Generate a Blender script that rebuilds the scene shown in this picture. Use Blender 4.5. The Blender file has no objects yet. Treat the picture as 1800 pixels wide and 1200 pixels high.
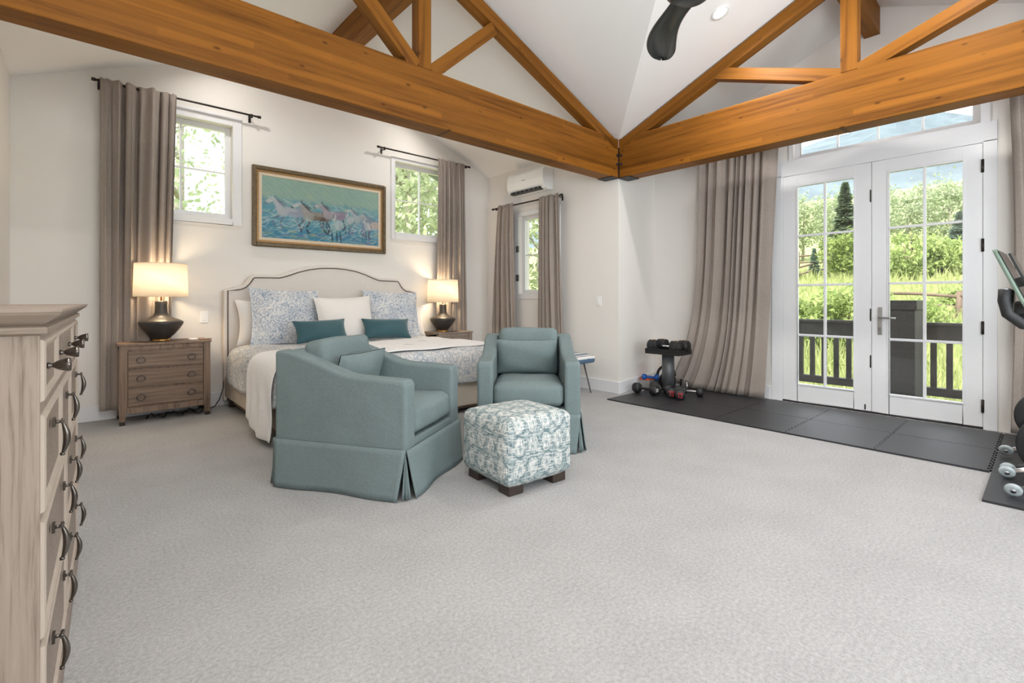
import bpy, bmesh, math, random
import numpy as np
from mathutils import Vector, Matrix
R = math.radians
random.seed(7); rng = np.random.default_rng(7)
C = bpy.context.scene.collection
sc = bpy.context.scene

# ------------------------------------------------------------------ camera, sky, sun, fill lamps, exposure
cam = bpy.data.cameras.new('camera'); cam_o = bpy.data.objects.new('camera', cam); C.objects.link(cam_o)
cam.sensor_width = 36.0; cam.lens = 848 / 1800 * 36.0; cam.shift_y = -74 / 1800
cam.clip_start = 0.02; cam.clip_end = 3000
cam_o.location = (0, 0, 1.10); cam_o.rotation_euler = (R(90), 0, R(-41.8))
sc.camera = cam_o
w = bpy.data.worlds.new('sky'); sc.world = w; w.use_nodes = True
w.node_tree.nodes['Background'].inputs[0].default_value = (0.90, 0.95, 1.0, 1)
w.node_tree.nodes['Background'].inputs[1].default_value = 3.2

def lamp(name, kind, loc, energy, col=(1, 1, 1), parent=None, **k):
    d = bpy.data.lights.new(name, kind); d.energy = energy; d.color = col
    o = bpy.data.objects.new(name, d); C.objects.link(o); o.location = loc; o.parent = parent
    for a, v in k.items():
        if a == 'rot': o.rotation_euler = v
        else: setattr(d, a, v)
    return o
sun = lamp('sun', 'SUN', (-20, 2, 30), 9.0, (1, 0.95, 0.85), rot=(0, R(-38), 0), angle=R(3))
# added fill lamps at windows behind the camera, tilted up to brighten the ceiling
lamp('window_fill_south', 'AREA', (2.3, -2.45, 1.55), 118, (0.88, 0.95, 1.0), rot=(R(140), 0, R(0)), shape='RECTANGLE', size=3.6, size_y=1.9)
lamp('window_fill_west', 'AREA', (-0.36, -1.5, 1.6), 80, (0.88, 0.95, 1.0), rot=(R(118), 0, R(-90)), shape='RECTANGLE', size=1.4, size_y=1.5)
vs = sc.view_settings
vs.view_transform = 'Standard'; vs.look = 'None'; vs.gamma = 1; vs.use_curve_mapping = False
vs.exposure = 0.0
sc.cycles.max_bounces = 10; sc.cycles.diffuse_bounces = 6; sc.cycles.transparent_max_bounces = 24
sc.cycles.sample_clamp_indirect = 6.0
sc.cycles.caustics_reflective = False; sc.cycles.caustics_refractive = False

# ------------------------------------------------------------------ helpers: materials
def srgb(r, g, b):
    f = lambda c: (c / 255 / 12.92) if c <= 10 else ((c / 255 + 0.055) / 1.055) ** 2.4
    return (f(r), f(g), f(b), 1)
class NT:
    def __init__(s, name):
        s.m = bpy.data.materials.new(name); s.m.use_nodes = True; s.t = s.m.node_tree
        s.b = s.t.nodes['Principled BSDF']; s.out = s.t.nodes['Material Output']
    def n(s, typ, **k):
        nd = s.t.nodes.new('ShaderNode' + typ)
        for a, v in k.items():
            if a.startswith('i_'):
                key = a[2:]; key = int(key) if key.isdigit() else key.replace('_', ' ')
                if hasattr(v, 'links') or isinstance(v, bpy.types.NodeSocket): s.t.links.new(v, nd.inputs[key])
                else: nd.inputs[key].default_value = v
            else: setattr(nd, a, v)
        return nd
    def l(s, a, b): s.t.links.new(a, b)
    def coord(s, kind='Object', scale=(1, 1, 1), rot=(0, 0, 0), loc=(0, 0, 0)):
        tc = s.n('TexCoord'); mp = s.n('Mapping')
        mp.inputs['Scale'].default_value = scale; mp.inputs['Rotation'].default_value = rot; mp.inputs['Location'].default_value = loc
        s.l(tc.outputs[kind], mp.inputs['Vector']); return mp.outputs[0]
    def noise(s, vec, scale, detail=3, rough=0.55, dist=0.0):
        nd = s.n('TexNoise', i_Scale=scale, i_Detail=detail, i_Roughness=rough, i_Distortion=dist); s.l(vec, nd.inputs['Vector']); return nd.outputs['Fac']
    def ramp(s, fac, stops, interp='LINEAR'):
        nd = s.n('ValToRGB'); cr = nd.color_ramp; cr.interpolation = interp
        while len(cr.elements) < len(stops): cr.elements.new(0.5)
        for e, (p, c) in zip(cr.elements, stops): e.position = p; e.color = c
        s.l(fac, nd.inputs[0]); return nd.outputs[0]
    def math(s, op, a, b=None, c=None):
        nd = s.n('Math', operation=op)
        for i, v in enumerate((a, b, c)):
            if v is None: continue
            if isinstance(v, (int, float)): nd.inputs[i].default_value = v
            else: s.l(v, nd.inputs[i])
        return nd.outputs[0]
    def mix(s, fac, a, b, blend='MIX'):
        nd = s.n('Mix', data_type='RGBA', blend_type=blend)
        for i, v in ((0, fac), (6, a), (7, b)):
            if isinstance(v, (int, float, tuple)): nd.inputs[i].default_value = v
            else: s.l(v, nd.inputs[i])
        return nd.outputs[2]
    def bump(s, h, strength=0.3, dist=0.01):
        nd = s.n('Bump', i_Strength=strength, i_Distance=dist); s.l(h, nd.inputs['Height']); s.l(nd.outputs[0], s.b.inputs['Normal'])
    def base(s, v, rough=0.6, metal=0.0, spec=0.5):
        if isinstance(v, tuple): s.b.inputs['Base Color'].default_value = v
        else: s.l(v, s.b.inputs['Base Color'])
        s.b.inputs['Roughness'].default_value = rough; s.b.inputs['Metallic'].default_value = metal
        s.b.inputs['Specular IOR Level'].default_value = spec
def sc_(c, k): return (min(c[0] * k, 1), min(c[1] * k, 1), min(c[2] * k, 1), 1)
def plain(name, c, rough=0.6, metal=0.0, var=0.06, scale=6, bump=0, bscale=120, spec=0.5, stretch=(1, 1, 1)):
    t = NT(name); v = t.coord(scale=stretch)
    t.base(t.ramp(t.noise(v, scale), [(0.3, sc_(c, 1 - var)), (0.7, sc_(c, 1 + var))]), rough, metal, spec)
    if bump: t.bump(t.noise(v, bscale), bump, 0.004)
    return t.m
def fabric(name, c, var=0.12, weave=420, bump=0.25, slub=0.12, sheen=0.0, rough=0.9):
    t = NT(name)
    a = t.noise(t.coord(scale=(1, 1, 9)), weave / 8, 2); b = t.noise(t.coord(scale=(9, 9, 1)), weave / 8, 2)
    s = t.math('ADD', t.math('MULTIPLY', a, 0.5), t.math('MULTIPLY', b, 0.5))
    col = t.ramp(s, [(0.33, sc_(c, 1 - var)), (0.67, sc_(c, 1 + var))])
    big = t.noise(t.coord(), 5, 3); col = t.mix(slub, col, t.ramp(big, [(0.3, sc_(c, 0.75)), (0.7, sc_(c, 1.25))]))
    t.base(col, rough, 0, 0.25); t.bump(t.math('ADD', s, t.math('MULTIPLY', t.noise(t.coord(), 11, 3, 0.6, 0.8), 1.6)), bump, 0.006)
    if sheen: t.b.inputs['Sheen Weight'].default_value = sheen
    return t.m
def wood(name, c, dark, grain=26, axis=0, knots=0.0, lam=0.0, rough=0.5, var=0.3, spec=0.4):
    t = NT(name); st = [grain, grain, grain]; st[axis] = grain * 0.045
    v = t.coord(scale=tuple(st))
    g = t.noise(v, 1.0, 5, 0.62, 0.6)
    col = t.ramp(g, [(0.28, sc_(dark, 1)), (0.5, c), (0.75, sc_(c, 1 + var))])
    if lam:
        p = [1, 1, 1]; sp = t.n('SeparateXYZ'); t.l(t.coord(), sp.inputs[0])
        band = t.math('FLOOR', t.math('DIVIDE', sp.outputs[2], lam))
        seg = t.math('FLOOR', t.math('ADD', t.math('DIVIDE', sp.outputs[0], 1.9), t.math('MULTIPLY', band, 0.37)))
        cb = t.n('CombineXYZ'); t.l(band, cb.inputs[0]); t.l(seg, cb.inputs[1])
        wn = t.n('TexWhiteNoise', noise_dimensions='2D'); t.l(cb.outputs[0], wn.inputs[0])
        col = t.mix(0.75, col, t.ramp(wn.outputs[0], [(0, (0.74, 0.72, 0.70, 1)), (1, (1.18, 1.16, 1.12, 1))]), 'MULTIPLY')
    if knots:
        ks = [0.01, 0.01, 10.0]; ks[axis] = 4.6
        vo = t.n('TexVoronoi', i_Scale=1.0, i_Randomness=1.0); t.l(t.coord(scale=tuple(ks)), vo.inputs['Vector'])
        k = t.ramp(vo.outputs['Distance'], [(0.05, (1, 1, 1, 1)), (0.125, (0, 0, 0, 1))])
        col = t.mix(t.math('MULTIPLY', k, knots), col, sc_(dark, 0.35))
    t.base(col, rough, 0, spec); t.bump(g, 0.12, 0.003)
    return t.m

M = {}
M['wall'] = plain('wall_paint', srgb(232, 228, 223), 0.85, var=0.012, scale=2, bump=0.05, bscale=260, spec=0.2)
M['ceiling'] = plain('ceiling_paint', srgb(238, 236, 234), 0.9, var=0.01, scale=2, bump=0.05, bscale=200, spec=0.2)
M['trim'] = plain('white_gloss_trim', srgb(227, 227, 229), 0.4, var=0.01)
t = NT('carpet'); v = t.coord()
a = t.noise(v, 260, 2, 0.7); b = t.noise(v, 75, 3, 0.65); c_ = t.noise(v, 3.0, 3)
col = t.ramp(a, [(0.3, srgb(146, 145, 145)), (0.7, srgb(202, 201, 201))])
col = t.mix(0.55, col, t.ramp(b, [(0.33, srgb(145, 143, 142)), (0.67, srgb(203, 202, 202))]))
col = t.mix(0.25, col, t.ramp(c_, [(0.35, srgb(164, 162, 161)), (0.65, srgb(188, 186, 185))]))
t.base(col, 0.95, 0, 0.1); t.bump(t.math('ADD', a, t.math('MULTIPLY', b, 0.6)), 0.55, 0.008); M['carpet'] = t.m
M['glulam'] = wood('honey_glulam', srgb(131, 83, 28), srgb(93, 53, 15), grain=20, axis=0, knots=0.7, lam=0.044, rough=0.5, var=0.22, spec=0.15)
M['timber'] = wood('honey_timber', srgb(131, 83, 28), srgb(95, 54, 15), grain=20, axis=0, knots=0.55, rough=0.5, var=0.2, spec=0.15)
M['steel'] = plain('black_steel', srgb(42, 38, 38), 0.5, 0.3)
M['greywood'] = wood('washed_grey_oak', srgb(154, 139, 127), srgb(116, 100, 88), grain=90, axis=2, rough=0.55, var=0.14)
M['greywood_h'] = wood('washed_grey_oak_across', srgb(148, 133, 121), srgb(112, 97, 85), grain=80, axis=1, rough=0.5, var=0.14)
M['greywood_lit'] = plain('highlight_pale_oak_edge', srgb(182, 168, 155), 0.45, var=0.08, scale=40, stretch=(1, 1, 0.2))  # paler oak for drawer mouldings, their highlights put into the colour
M['nightwood'] = wood('brown_oak', srgb(136, 114, 97), srgb(92, 72, 58), grain=40, axis=2, rough=0.55, var=0.14)
t = NT('brown_oak_cathedral'); v = t.coord(scale=(2.2, 8, 9)); wv = t.n('TexWave', wave_type='RINGS', rings_direction='Y', i_Scale=0.9, i_Distortion=5.0, i_Detail=2.0, i_Detail_Scale=0.8); t.l(v, wv.inputs['Vector'])
t.base(t.mix(0.68, t.ramp(wv.outputs['Fac'], [(0.1, srgb(98, 77, 62)), (0.6, srgb(142, 120, 103))]), t.ramp(t.noise(t.coord(scale=(3, 40, 60)), 1, 4), [(0.3, srgb(104, 84, 68)), (0.7, srgb(146, 124, 106))])), 0.55)
M['nightdrawer'] = t.m
M['teal'] = fabric('dusty_teal_linen', srgb(117, 131, 132), var=0.18, slub=0.18)
M['velvet'] = fabric('deep_teal_velvet', srgb(44, 84, 92), var=0.06, slub=0.4, sheen=0.6, rough=0.55)
M['whitecloth'] = fabric('white_linen', srgb(236, 231, 226), var=0.03, slub=0.05)
M['coverlet'] = fabric('white_coverlet', srgb(243, 240, 238), var=0.05, weave=240, bump=0.5, slub=0.04)
M['curtain'] = fabric('taupe_curtain_linen', srgb(158, 147, 139), var=0.16, weave=340, slub=0.1)
M['headboard'] = fabric('oatmeal_linen', srgb(226, 219, 212), var=0.05, slub=0.05)
M['bedrail'] = fabric('beige_upholstery', srgb(198, 186, 172), var=0.05)
M['piping'] = plain('dark_nailhead_trim', srgb(92, 78, 66), 0.5)
def paisley(name, light, blue, scale, amt=0.5):
    t = NT(name); v = t.coord(kind='Object')
    ds = t.n('VectorMath', operation='MULTIPLY_ADD'); nz = t.n('TexNoise', i_Scale=scale * 0.5, i_Detail=2.0); t.l(v, nz.inputs['Vector']); t.l(nz.outputs['Color'], ds.inputs[0]); ds.inputs[1].default_value = (0.07, 0.07, 0.07); t.l(v, ds.inputs[2])
    vo = t.n('TexVoronoi', feature='SMOOTH_F1', i_Scale=scale, i_Smoothness=0.2); t.l(ds.outputs[0], vo.inputs['Vector'])
    rg = t.math('SINE', t.math('MULTIPLY', vo.outputs['Distance'], 15))
    col = t.mix(t.ramp(rg, [(0.10, (0, 0, 0, 1)), (0.62, (1, 1, 1, 1))]), light, blue)
    col = t.mix(0.35, col, t.ramp(t.noise(v, 5, 3), [(0.35, light), (0.65, blue)]))
    t.base(col, 0.92, 0, 0.2); t.bump(nz.outputs['Fac'], 0.1, 0.003); return t.m
M['paisley'] = paisley('blue_scroll_print', srgb(226, 224, 222), srgb(142, 158, 178), 24)
M['duvet'] = paisley('faded_blue_scroll_print', srgb(218, 214, 210), srgb(150, 162, 175), 20)
# ottoman print: rows of soft rings
t = NT('teal_ring_print'); tc = t.n('TexCoord'); mp = t.n('Mapping'); mp.inputs['Scale'].default_value = (1, 1, 1); t.l(tc.outputs['UV'], mp.inputs['Vector'])
nz = t.n('TexNoise', i_Scale=2.2, i_Detail=3.0); t.l(mp.outputs[0], nz.inputs['Vector'])
wv = t.n('VectorMath', operation='MULTIPLY_ADD'); t.l(nz.outputs['Color'], wv.inputs[0]); wv.inputs[1].default_value = (0.30, 0.24, 0); t.l(mp.outputs[0], wv.inputs[2])
fr = t.n('VectorMath', operation='FRACTION'); t.l(wv.outputs[0], fr.inputs[0])
sb = t.n('VectorMath', operation='SUBTRACT'); t.l(fr.outputs[0], sb.inputs[0]); sb.inputs[1].default_value = (0.5, 0.5, 0)
sx = t.n('SeparateXYZ'); t.l(sb.outputs[0], sx.inputs[0])
rad = t.math('SQRT', t.math('ADD', t.math('POWER', sx.outputs[0], 2), t.math('MULTIPLY', t.math('POWER', sx.outputs[1], 2), 0.85)))
white, teal_, mid = srgb(226, 225, 220), srgb(92, 116, 122), srgb(160, 174, 176)
ring = t.ramp(rad, [(0.05, mid), (0.17, white), (0.27, white), (0.31, mid), (0.35, white), (0.41, teal_), (0.52, mid)])
ik = t.noise(t.coord('UV', scale=(9, 1.6, 1)), 1.6, 4, 0.7)
col = t.mix(t.math('MULTIPLY', t.ramp(ik, [(0.42, (0, 0, 0, 1)), (0.56, (1, 1, 1, 1))]), 0.78), ring, teal_)
ik2 = t.noise(t.coord('UV', scale=(1.3, 7, 1), loc=(4, 2, 0)), 1.5, 4, 0.7)
col = t.mix(t.math('MULTIPLY', t.ramp(ik2, [(0.46, (0, 0, 0, 1)), (0.62, (1, 1, 1, 1))]), 0.75), col, white)
t.base(col, 0.9, 0, 0.2); t.bump(t.noise(t.coord(), 300), 0.2, 0.002); M['ottoman'] = t.m
M['darkwood'] = plain('espresso_wood', srgb(58, 46, 40), 0.45)
M['bronze'] = plain('antique_pewter', srgb(96, 92, 88), 0.28, 0.9, var=0.2, scale=30)
M['nickel'] = plain('satin_nickel', srgb(168, 166, 163), 0.35, 0.8)
M['knob'] = plain('dark_pewter', srgb(108, 102, 97), 0.25, 0.95, var=0.2, scale=20)
M['rod'] = plain('dark_bronze_rod', srgb(56, 50, 46), 0.45, 0.6)
M['lampbase'] = plain('matte_black_ceramic', srgb(58, 54, 52), 0.4, var=0.25, scale=14, bump=0.5, bscale=26)
M['brass'] = plain('brass', srgb(214, 164, 92), 0.25, 1.0)
t = NT('linen_shade'); tr = t.n('BsdfTranslucent', i_Color=srgb(255, 251, 244)); df = t.n('BsdfDiffuse', i_Color=srgb(250, 244, 234)); mx = t.n('MixShader', i_0=0.22)
t.l(tr.outputs[0], mx.inputs[1]); t.l(df.outputs[0], mx.inputs[2]); t.l(mx.outputs[0], t.out.inputs[0]); M['shade'] = t.m
t = NT('window_glass'); tr = t.n('BsdfTransparent'); gl = t.n('BsdfGlossy', i_Roughness=0.0); fz = t.n('LayerWeight', i_Blend=0.5); mx = t.n('MixShader')
t.l(t.math('ADD', t.math('MULTIPLY', t.math('POWER', fz.outputs['Facing'], 5), 0.9), 0.03), mx.inputs[0]); t.l(tr.outputs[0], mx.inputs[1]); t.l(gl.outputs[0], mx.inputs[2]); t.l(mx.outputs[0], t.out.inputs[0]); M['glass'] = t.m
M['plastic'] = plain('white_plastic', srgb(238, 238, 236), 0.35, var=0.01)
M['black'] = plain('black_plastic', srgb(26, 26, 27), 0.4)
M['rubber'] = plain('black_rubber', srgb(34, 34, 36), 0.55, var=0.15, scale=20)
M['foam'] = plain('charcoal_foam', srgb(40, 41, 44), 0.4, var=0.12, scale=3, bump=0.5, bscale=180)
M['chrome'] = plain('chrome', srgb(205, 205, 208), 0.18, 1.0)
M['gunmetal'] = plain('grey_painted_steel', srgb(92, 93, 95), 0.4, 0.3)
M['blue'] = plain('blue_vinyl', srgb(26, 92, 176), 0.45)
M['red'] = plain('red_print', srgb(204, 40, 44), 0.5)
M['white_print'] = plain('white_print', srgb(232, 232, 232), 0.5)
M['orange'] = plain('orange_rubber', srgb(214, 88, 48), 0.5)
M['grey'] = plain('grey_plastic', srgb(150, 148, 146), 0.5)
M['fan'] = plain('fan_black_green', srgb(48, 52, 50), 0.3)
M['screen'] = plain('dark_glass', srgb(40, 46, 48), 0.08)
M['greenglass'] = plain('green_grey_plastic', srgb(112, 130, 116), 0.3)
M['clearwheel'] = plain('smoky_clear_wheel', srgb(176, 186, 188), 0.15, var=0.2, scale=40)
M['gilt'] = plain('dark_gilt_frame', srgb(104, 88, 64), 0.45, 0.2, var=0.25, scale=30)
M['gold'] = plain('gold_fillet', srgb(168, 128, 78), 0.4, 0.3, var=0.15, scale=30)
M['liner'] = fabric('cream_linen_liner', srgb(222, 204, 180), var=0.05)
M['mattecream'] = plain('cream_print', srgb(230, 226, 220), 0.8)
M['deckwood'] = plain('dark_stained_wood', srgb(74, 70, 68), 0.6, var=0.2, scale=8)
M['fence'] = plain('weathered_fence_wood', srgb(104, 88, 74), 0.8, var=0.25, scale=4)
M['boxdark'] = plain('dark_woven_mesh', srgb(66, 64, 62), 0.75, var=0.45, scale=140)
M['eave'] = plain('grey_eave_paint', srgb(96, 102, 106), 0.7)
def leafmat(name, c1, c2):
    t = NT(name); inf = t.n('ObjectInfo'); g = t.noise(t.coord(), 2.2, 4, 0.7)
    df = t.n('BsdfDiffuse'); tr = t.n('BsdfTranslucent'); mx = t.n('MixShader', i_0=0.4)
    col = t.ramp(g, [(0.3, c1), (0.7, c2)]); t.l(col, df.inputs[0]); t.l(col, tr.inputs[0])
    t.l(df.outputs[0], mx.inputs[1]); t.l(tr.outputs[0], mx.inputs[2]); t.l(mx.outputs[0], t.out.inputs[0]); return t.m
M['leaf'] = leafmat('fresh_green_leaves', srgb(112, 134, 72), srgb(164, 176, 112))
M['leaf_pale'] = leafmat('pale_aspen_leaves', srgb(138, 154, 118), srgb(180, 190, 156))
M['leaf_bush'] = leafmat('bright_shrub_leaves', srgb(128, 150, 86), srgb(182, 194, 132))
M['leaf_bright'] = leafmat('overexposed_pale_leaves', srgb(140, 154, 112), srgb(200, 206, 176))  # leaf colour whitened to look overexposed through the windows
M['needle'] = leafmat('spruce_needles', srgb(104, 122, 96), srgb(140, 154, 126))
M['needle_blue'] = leafmat('blue_spruce_needles', srgb(112, 136, 118), srgb(148, 166, 148))
M['bark'] = plain('pale_aspen_bark', srgb(158, 152, 140), 0.9, var=0.3, scale=12)
M['barkdark'] = plain('dark_bark', srgb(92, 80, 68), 0.9, var=0.3, scale=12)
t = NT('meadow_ground'); v = t.coord(); t.base(t.mix(0.5, t.ramp(t.noise(v, 0.35, 5), [(0.3, srgb(128, 144, 88)), (0.7, srgb(172, 178, 122))]), t.ramp(t.noise(v, 6, 4), [(0.3, srgb(116, 132, 78)), (0.7, srgb(180, 184, 132))])), 0.95, 0, 0.1); M['meadow'] = t.m
M['grass'] = leafmat('meadow_grass', srgb(136, 150, 90), srgb(186, 190, 140))
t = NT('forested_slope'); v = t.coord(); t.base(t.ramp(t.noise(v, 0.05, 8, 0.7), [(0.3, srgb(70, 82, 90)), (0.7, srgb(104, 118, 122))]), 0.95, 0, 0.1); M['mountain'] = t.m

# ------------------------------------------------------------------ helpers: meshes
class MB:
    def __init__(s): s.v = []; s.f = []; s.m = []; s.s = []; s.uv = None; s.col = None
    def add(s, V, F, mi=0, sm=False, X=None):
        o = len(s.v)
        for p in V:
            p = Vector(p); s.v.append(tuple(X @ p) if X is not None else tuple(p))
        for f in F: s.f.append(tuple(o + i for i in f)); s.m.append(mi); s.s.append(sm)
        return s
    def box(s, x0, x1, y0, y1, z0, z1, mi=0, X=None):
        V = [(x, y, z) for z in (z0, z1) for y in (y0, y1) for x in (x0, x1)]
        return s.add(V, [(0, 2, 3, 1), (4, 5, 7, 6), (0, 1, 5, 4), (2, 6, 7, 3), (0, 4, 6, 2), (1, 3, 7, 5)], mi, False, X)
    def lathe(s, prof, n=28, X=None, mi=0, sm=True, caps=True):
        V = []; F = []
        for r, z in prof: V += [(r * math.cos(2 * math.pi * i / n), r * math.sin(2 * math.pi * i / n), z) for i in range(n)]
        for j in range(len(prof) - 1):
            for i in range(n): k = (i + 1) % n; F.append((j * n + i, j * n + k, (j + 1) * n + k, (j + 1) * n + i))
        s.add(V, F, mi, sm, X)
        if caps:
            o = len(s.v) - len(V)
            for j, rv in ((0, True), (len(prof) - 1, False)):
                ring = [o + j * n + i for i in range(n)]
                if prof[j][0] > 1e-5: s.f.append(tuple(ring[::-1] if rv else ring)); s.m.append(mi); s.s.append(False)
        return s
    def cyl(s, p, q, r0, r1=None, n=16, mi=0):
        p, q = Vector(p), Vector(q); d = q - p; L = d.length
        X = Matrix.Translation(p) @ d.to_track_quat('Z', 'Y').to_matrix().to_4x4()
        return s.lathe([(r0, 0), (r0 if r1 is None else r1, L)], n, X, mi)
    def tube(s, pts, r, n=8, mi=0, closed=False):
        P = [Vector(p) for p in pts]; N = len(P); V = []; F = []
        rr = r if isinstance(r, (list, tuple)) else [r] * N
        up = Vector((0, 0, 1)); prev = None
        for i in range(N):
            a = P[(i + 1) % N] if closed or i < N - 1 else P[i]; b = P[i - 1] if closed or i > 0 else P[i]
            d = (a - b).normalized()
            if prev is None:
                x = d.cross(up); x = x if x.length > 1e-3 else d.cross(Vector((1, 0, 0)))
            else: x = prev - d * prev.dot(d)
            x.normalize(); y = d.cross(x); prev = x
            V += [P[i] + (x * math.cos(2 * math.pi * k / n) + y * math.sin(2 * math.pi * k / n)) * rr[i] for k in range(n)]
        for i in range(N if closed else N - 1):
            j = (i + 1) % N
            for k in range(n): l = (k + 1) % n; F.append((i * n + k, i * n + l, j * n + l, j * n + k))
        s.add(V, F, mi, True)
        if not closed:
            o = len(s.v) - len(V)
            s.f += [tuple(o + k for k in range(n))[::-1], tuple(o + (N - 1) * n + k for k in range(n))]; s.m += [mi, mi]; s.s += [False, False]
        return s
    def prism(s, poly, fn, h0, h1, mi=0):
        n = len(poly); V = [fn(a, b, h0) for a, b in poly] + [fn(a, b, h1) for a, b in poly]
        F = [tuple(range(n))[::-1], tuple(range(n, 2 * n))] + [(i, (i + 1) % n, n + (i + 1) % n, n + i) for i in range(n)]
        return s.add(V, F, mi)
    def grid(s, P, mi=0, sm=True, cu=False, X=None):
        nu, nv = len(P), len(P[0]); V = [p for row in P for p in row]; F = []
        for i in range(nu if cu else nu - 1):
            for j in range(nv - 1): a = i * nv + j; b = ((i + 1) % nu) * nv + j; F.append((a, b, b + 1, a + 1))
        return s.add(V, F, mi, sm, X)
    def rbox(s, sx, sy, sz, r, n=10, puff=0.0, X=None, mi=0, nz=0.0, openb=False, seed=0):
        """rounded, slightly puffed cushion centred at the origin"""
        h = (sx / 2, sy / 2, sz / 2); V = []; F = []; ix = {}
        def pt(p):
            q = [max(-h[k] + r, min(h[k] - r, p[k] * h[k])) for k in range(3)]
            d = Vector([p[k] * h[k] - q[k] for k in range(3)])
            o = Vector(q) + (d.normalized() * r if d.length > 1e-6 else d)
            if puff:
                u, w_ = p[0], p[1]; b = (1 - u ** 4) * (1 - w_ ** 4)
                o.z += puff * b * p[2]
                o.x += puff * 0.5 * (1 - w_ ** 4) * (1 - p[2] ** 2) * p[0]; o.y += puff * 0.5 * (1 - u ** 4) * (1 - p[2] ** 2) * p[1]
            if nz:
                o += Vector((math.sin(o.y * 17 + o.z * 11 + seed), math.sin(o.x * 15 + o.z * 13 + seed * 2), math.sin(o.x * 13 + o.y * 16 + seed) )) * nz
            return o
        def vid(p):
            k = tuple(round(c, 5) for c in p)
            if k not in ix: ix[k] = len(V); V.append(pt(p))
            return ix[k]
        def warp(t_): return math.copysign(abs(t_) ** 0.75, t_)
        g = [warp(-1 + 2 * i / n) for i in range(n + 1)]
        for ax in range(3):
            for sg in (-1, 1):
                if openb and ax == 2 and sg == -1: continue
                for i in range(n):
                    for j in range(n):
                        q = []
                        for a_, b_ in ((g[i], g[j]), (g[i + 1], g[j]), (g[i + 1], g[j + 1]), (g[i], g[j + 1])):
                            p = [0, 0, 0]; p[ax] = sg; p[(ax + 1) % 3] = a_; p[(ax + 2) % 3] = b_; q.append(vid(p))
                        F.append(tuple(q if sg > 0 else q[::-1]))
        return s.add(V, F, mi, True, X)
    def pillow(s, wd, ht, th, X=None, n=18, flange=0.0, mi=0, pinch=0.10, seed=0):
        """knife-edge pillow in the local XZ plane (thickness along Y)"""
        rr = random.Random(seed); ph = [rr.uniform(0, 6) for _ in range(4)]
        for sg in (-1, 1):
            P = []
            for i in range(n + 1):
                row = []
                for j in range(n + 1):
                    u, v = -1 + 2 * i / n, -1 + 2 * j / n
                    x = u * wd / 2 * (1 - pinch * (1 - v * v) * abs(u) ** 3); z = v * ht / 2 * (1 - pinch * (1 - u * u) * abs(v) ** 3)
                    uu, vv = min(1, abs(u) * (1 + flange)), min(1, abs(v) * (1 + flange))
                    b = max(0.0, (1 - uu ** 2.6) * (1 - vv ** 2.6)) ** 0.55
                    b *= 1 + 0.06 * math.sin(3 * u + ph[0] + 2 * v) + 0.05 * math.sin(5 * v + ph[1] - 3 * u)
                    w_ = 0.004 + 0.006 * (math.sin(9 * u + ph[2]) * math.sin(8 * v + ph[3]) if flange else 0)
                    row.append((x, sg * (b * th / 2 + 0.003) + w_, z))
                P.append(row if sg < 0 else row[::-1])
            s.grid(P, mi, True, X=X)
        return s
    def obj(s, name, mats, parent=None, bevel=0, solid=0, sub=0, seg=2, recalc=True, loc=None, rot=None):
        me = bpy.data.meshes.new(name); me.from_pydata(s.v, [], s.f)
        for m_ in (mats if isinstance(mats, (list, tuple)) else [mats]): me.materials.append(M[m_] if isinstance(m_, str) else m_)
        me.polygons.foreach_set('material_index', s.m); me.polygons.foreach_set('use_smooth', s.s); me.update()
        if recalc:
            bm = bmesh.new(); bm.from_mesh(me); bmesh.ops.remove_doubles(bm, verts=bm.verts, dist=1e-5); bmesh.ops.recalc_face_normals(bm, faces=bm.faces); bm.to_mesh(me); bm.free()
        o = bpy.data.objects.new(name, me); C.objects.link(o); o.parent = parent
        if loc: o.location = loc
        if rot: o.rotation_euler = rot
        if solid: k = o.modifiers.new('solid', 'SOLIDIFY'); k.thickness = solid; k.offset = 0
        if bevel: k = o.modifiers.new('bevel', 'BEVEL'); k.width = bevel; k.segments = seg; k.limit_method = 'ANGLE'; k.angle_limit = R(40); k.harden_normals = False
        if sub: k = o.modifiers.new('sub', 'SUBSURF'); k.levels = sub; k.render_levels = sub
        return o
def tag(o, label, cat, group=None, kind=None):
    o['label'] = label; o['category'] = cat
    if group: o['group'] = group
    if kind: o['kind'] = kind
    return o
def thing(name, label, cat, loc=(0, 0, 0), rz=0.0, group=None):
    o = bpy.data.objects.new(name, None); C.objects.link(o); o.location = loc; o.rotation_euler = (0, 0, rz); o.empty_display_size = 0.05
    return tag(o, label, cat, group)
def dup(root, loc, rz, label, group=None):
    def cp(o, par):
        c = o.copy(); C.objects.link(c); c.parent = par
        for ch in o.children: cp(ch, c)
        return c
    r = cp(root, None); r.location = loc; r.rotation_euler = (0, 0, rz); r['label'] = label
    if group: r['group'] = group
    return r
def struct(o, label, cat): return tag(o, label, cat, kind='structure')
def bx(*a, mi=0): return MB().box(*a, mi=mi)
def T(x, y, z, rx=0, ry=0, rz=0):
    return Matrix.Translation((x, y, z)) @ Matrix.Rotation(rz, 4, 'Z') @ Matrix.Rotation(ry, 4, 'Y') @ Matrix.Rotation(rx, 4, 'X')
def text_geo(txt, size):
    cu = bpy.data.curves.new('lettering', 'FONT'); cu.body = txt; cu.size = size; cu.align_x = 'CENTER'; cu.align_y = 'CENTER'; cu.extrude = 0.0004
    o = bpy.data.objects.new('lettering', cu); C.objects.link(o)
    dg = bpy.context.evaluated_depsgraph_get(); me = bpy.data.meshes.new_from_object(o.evaluated_get(dg))
    V = [tuple(v.co) for v in me.vertices]; F = [tuple(p.vertices) for p in me.polygons]
    bpy.data.objects.remove(o); bpy.data.meshes.remove(me); return V, F

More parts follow.
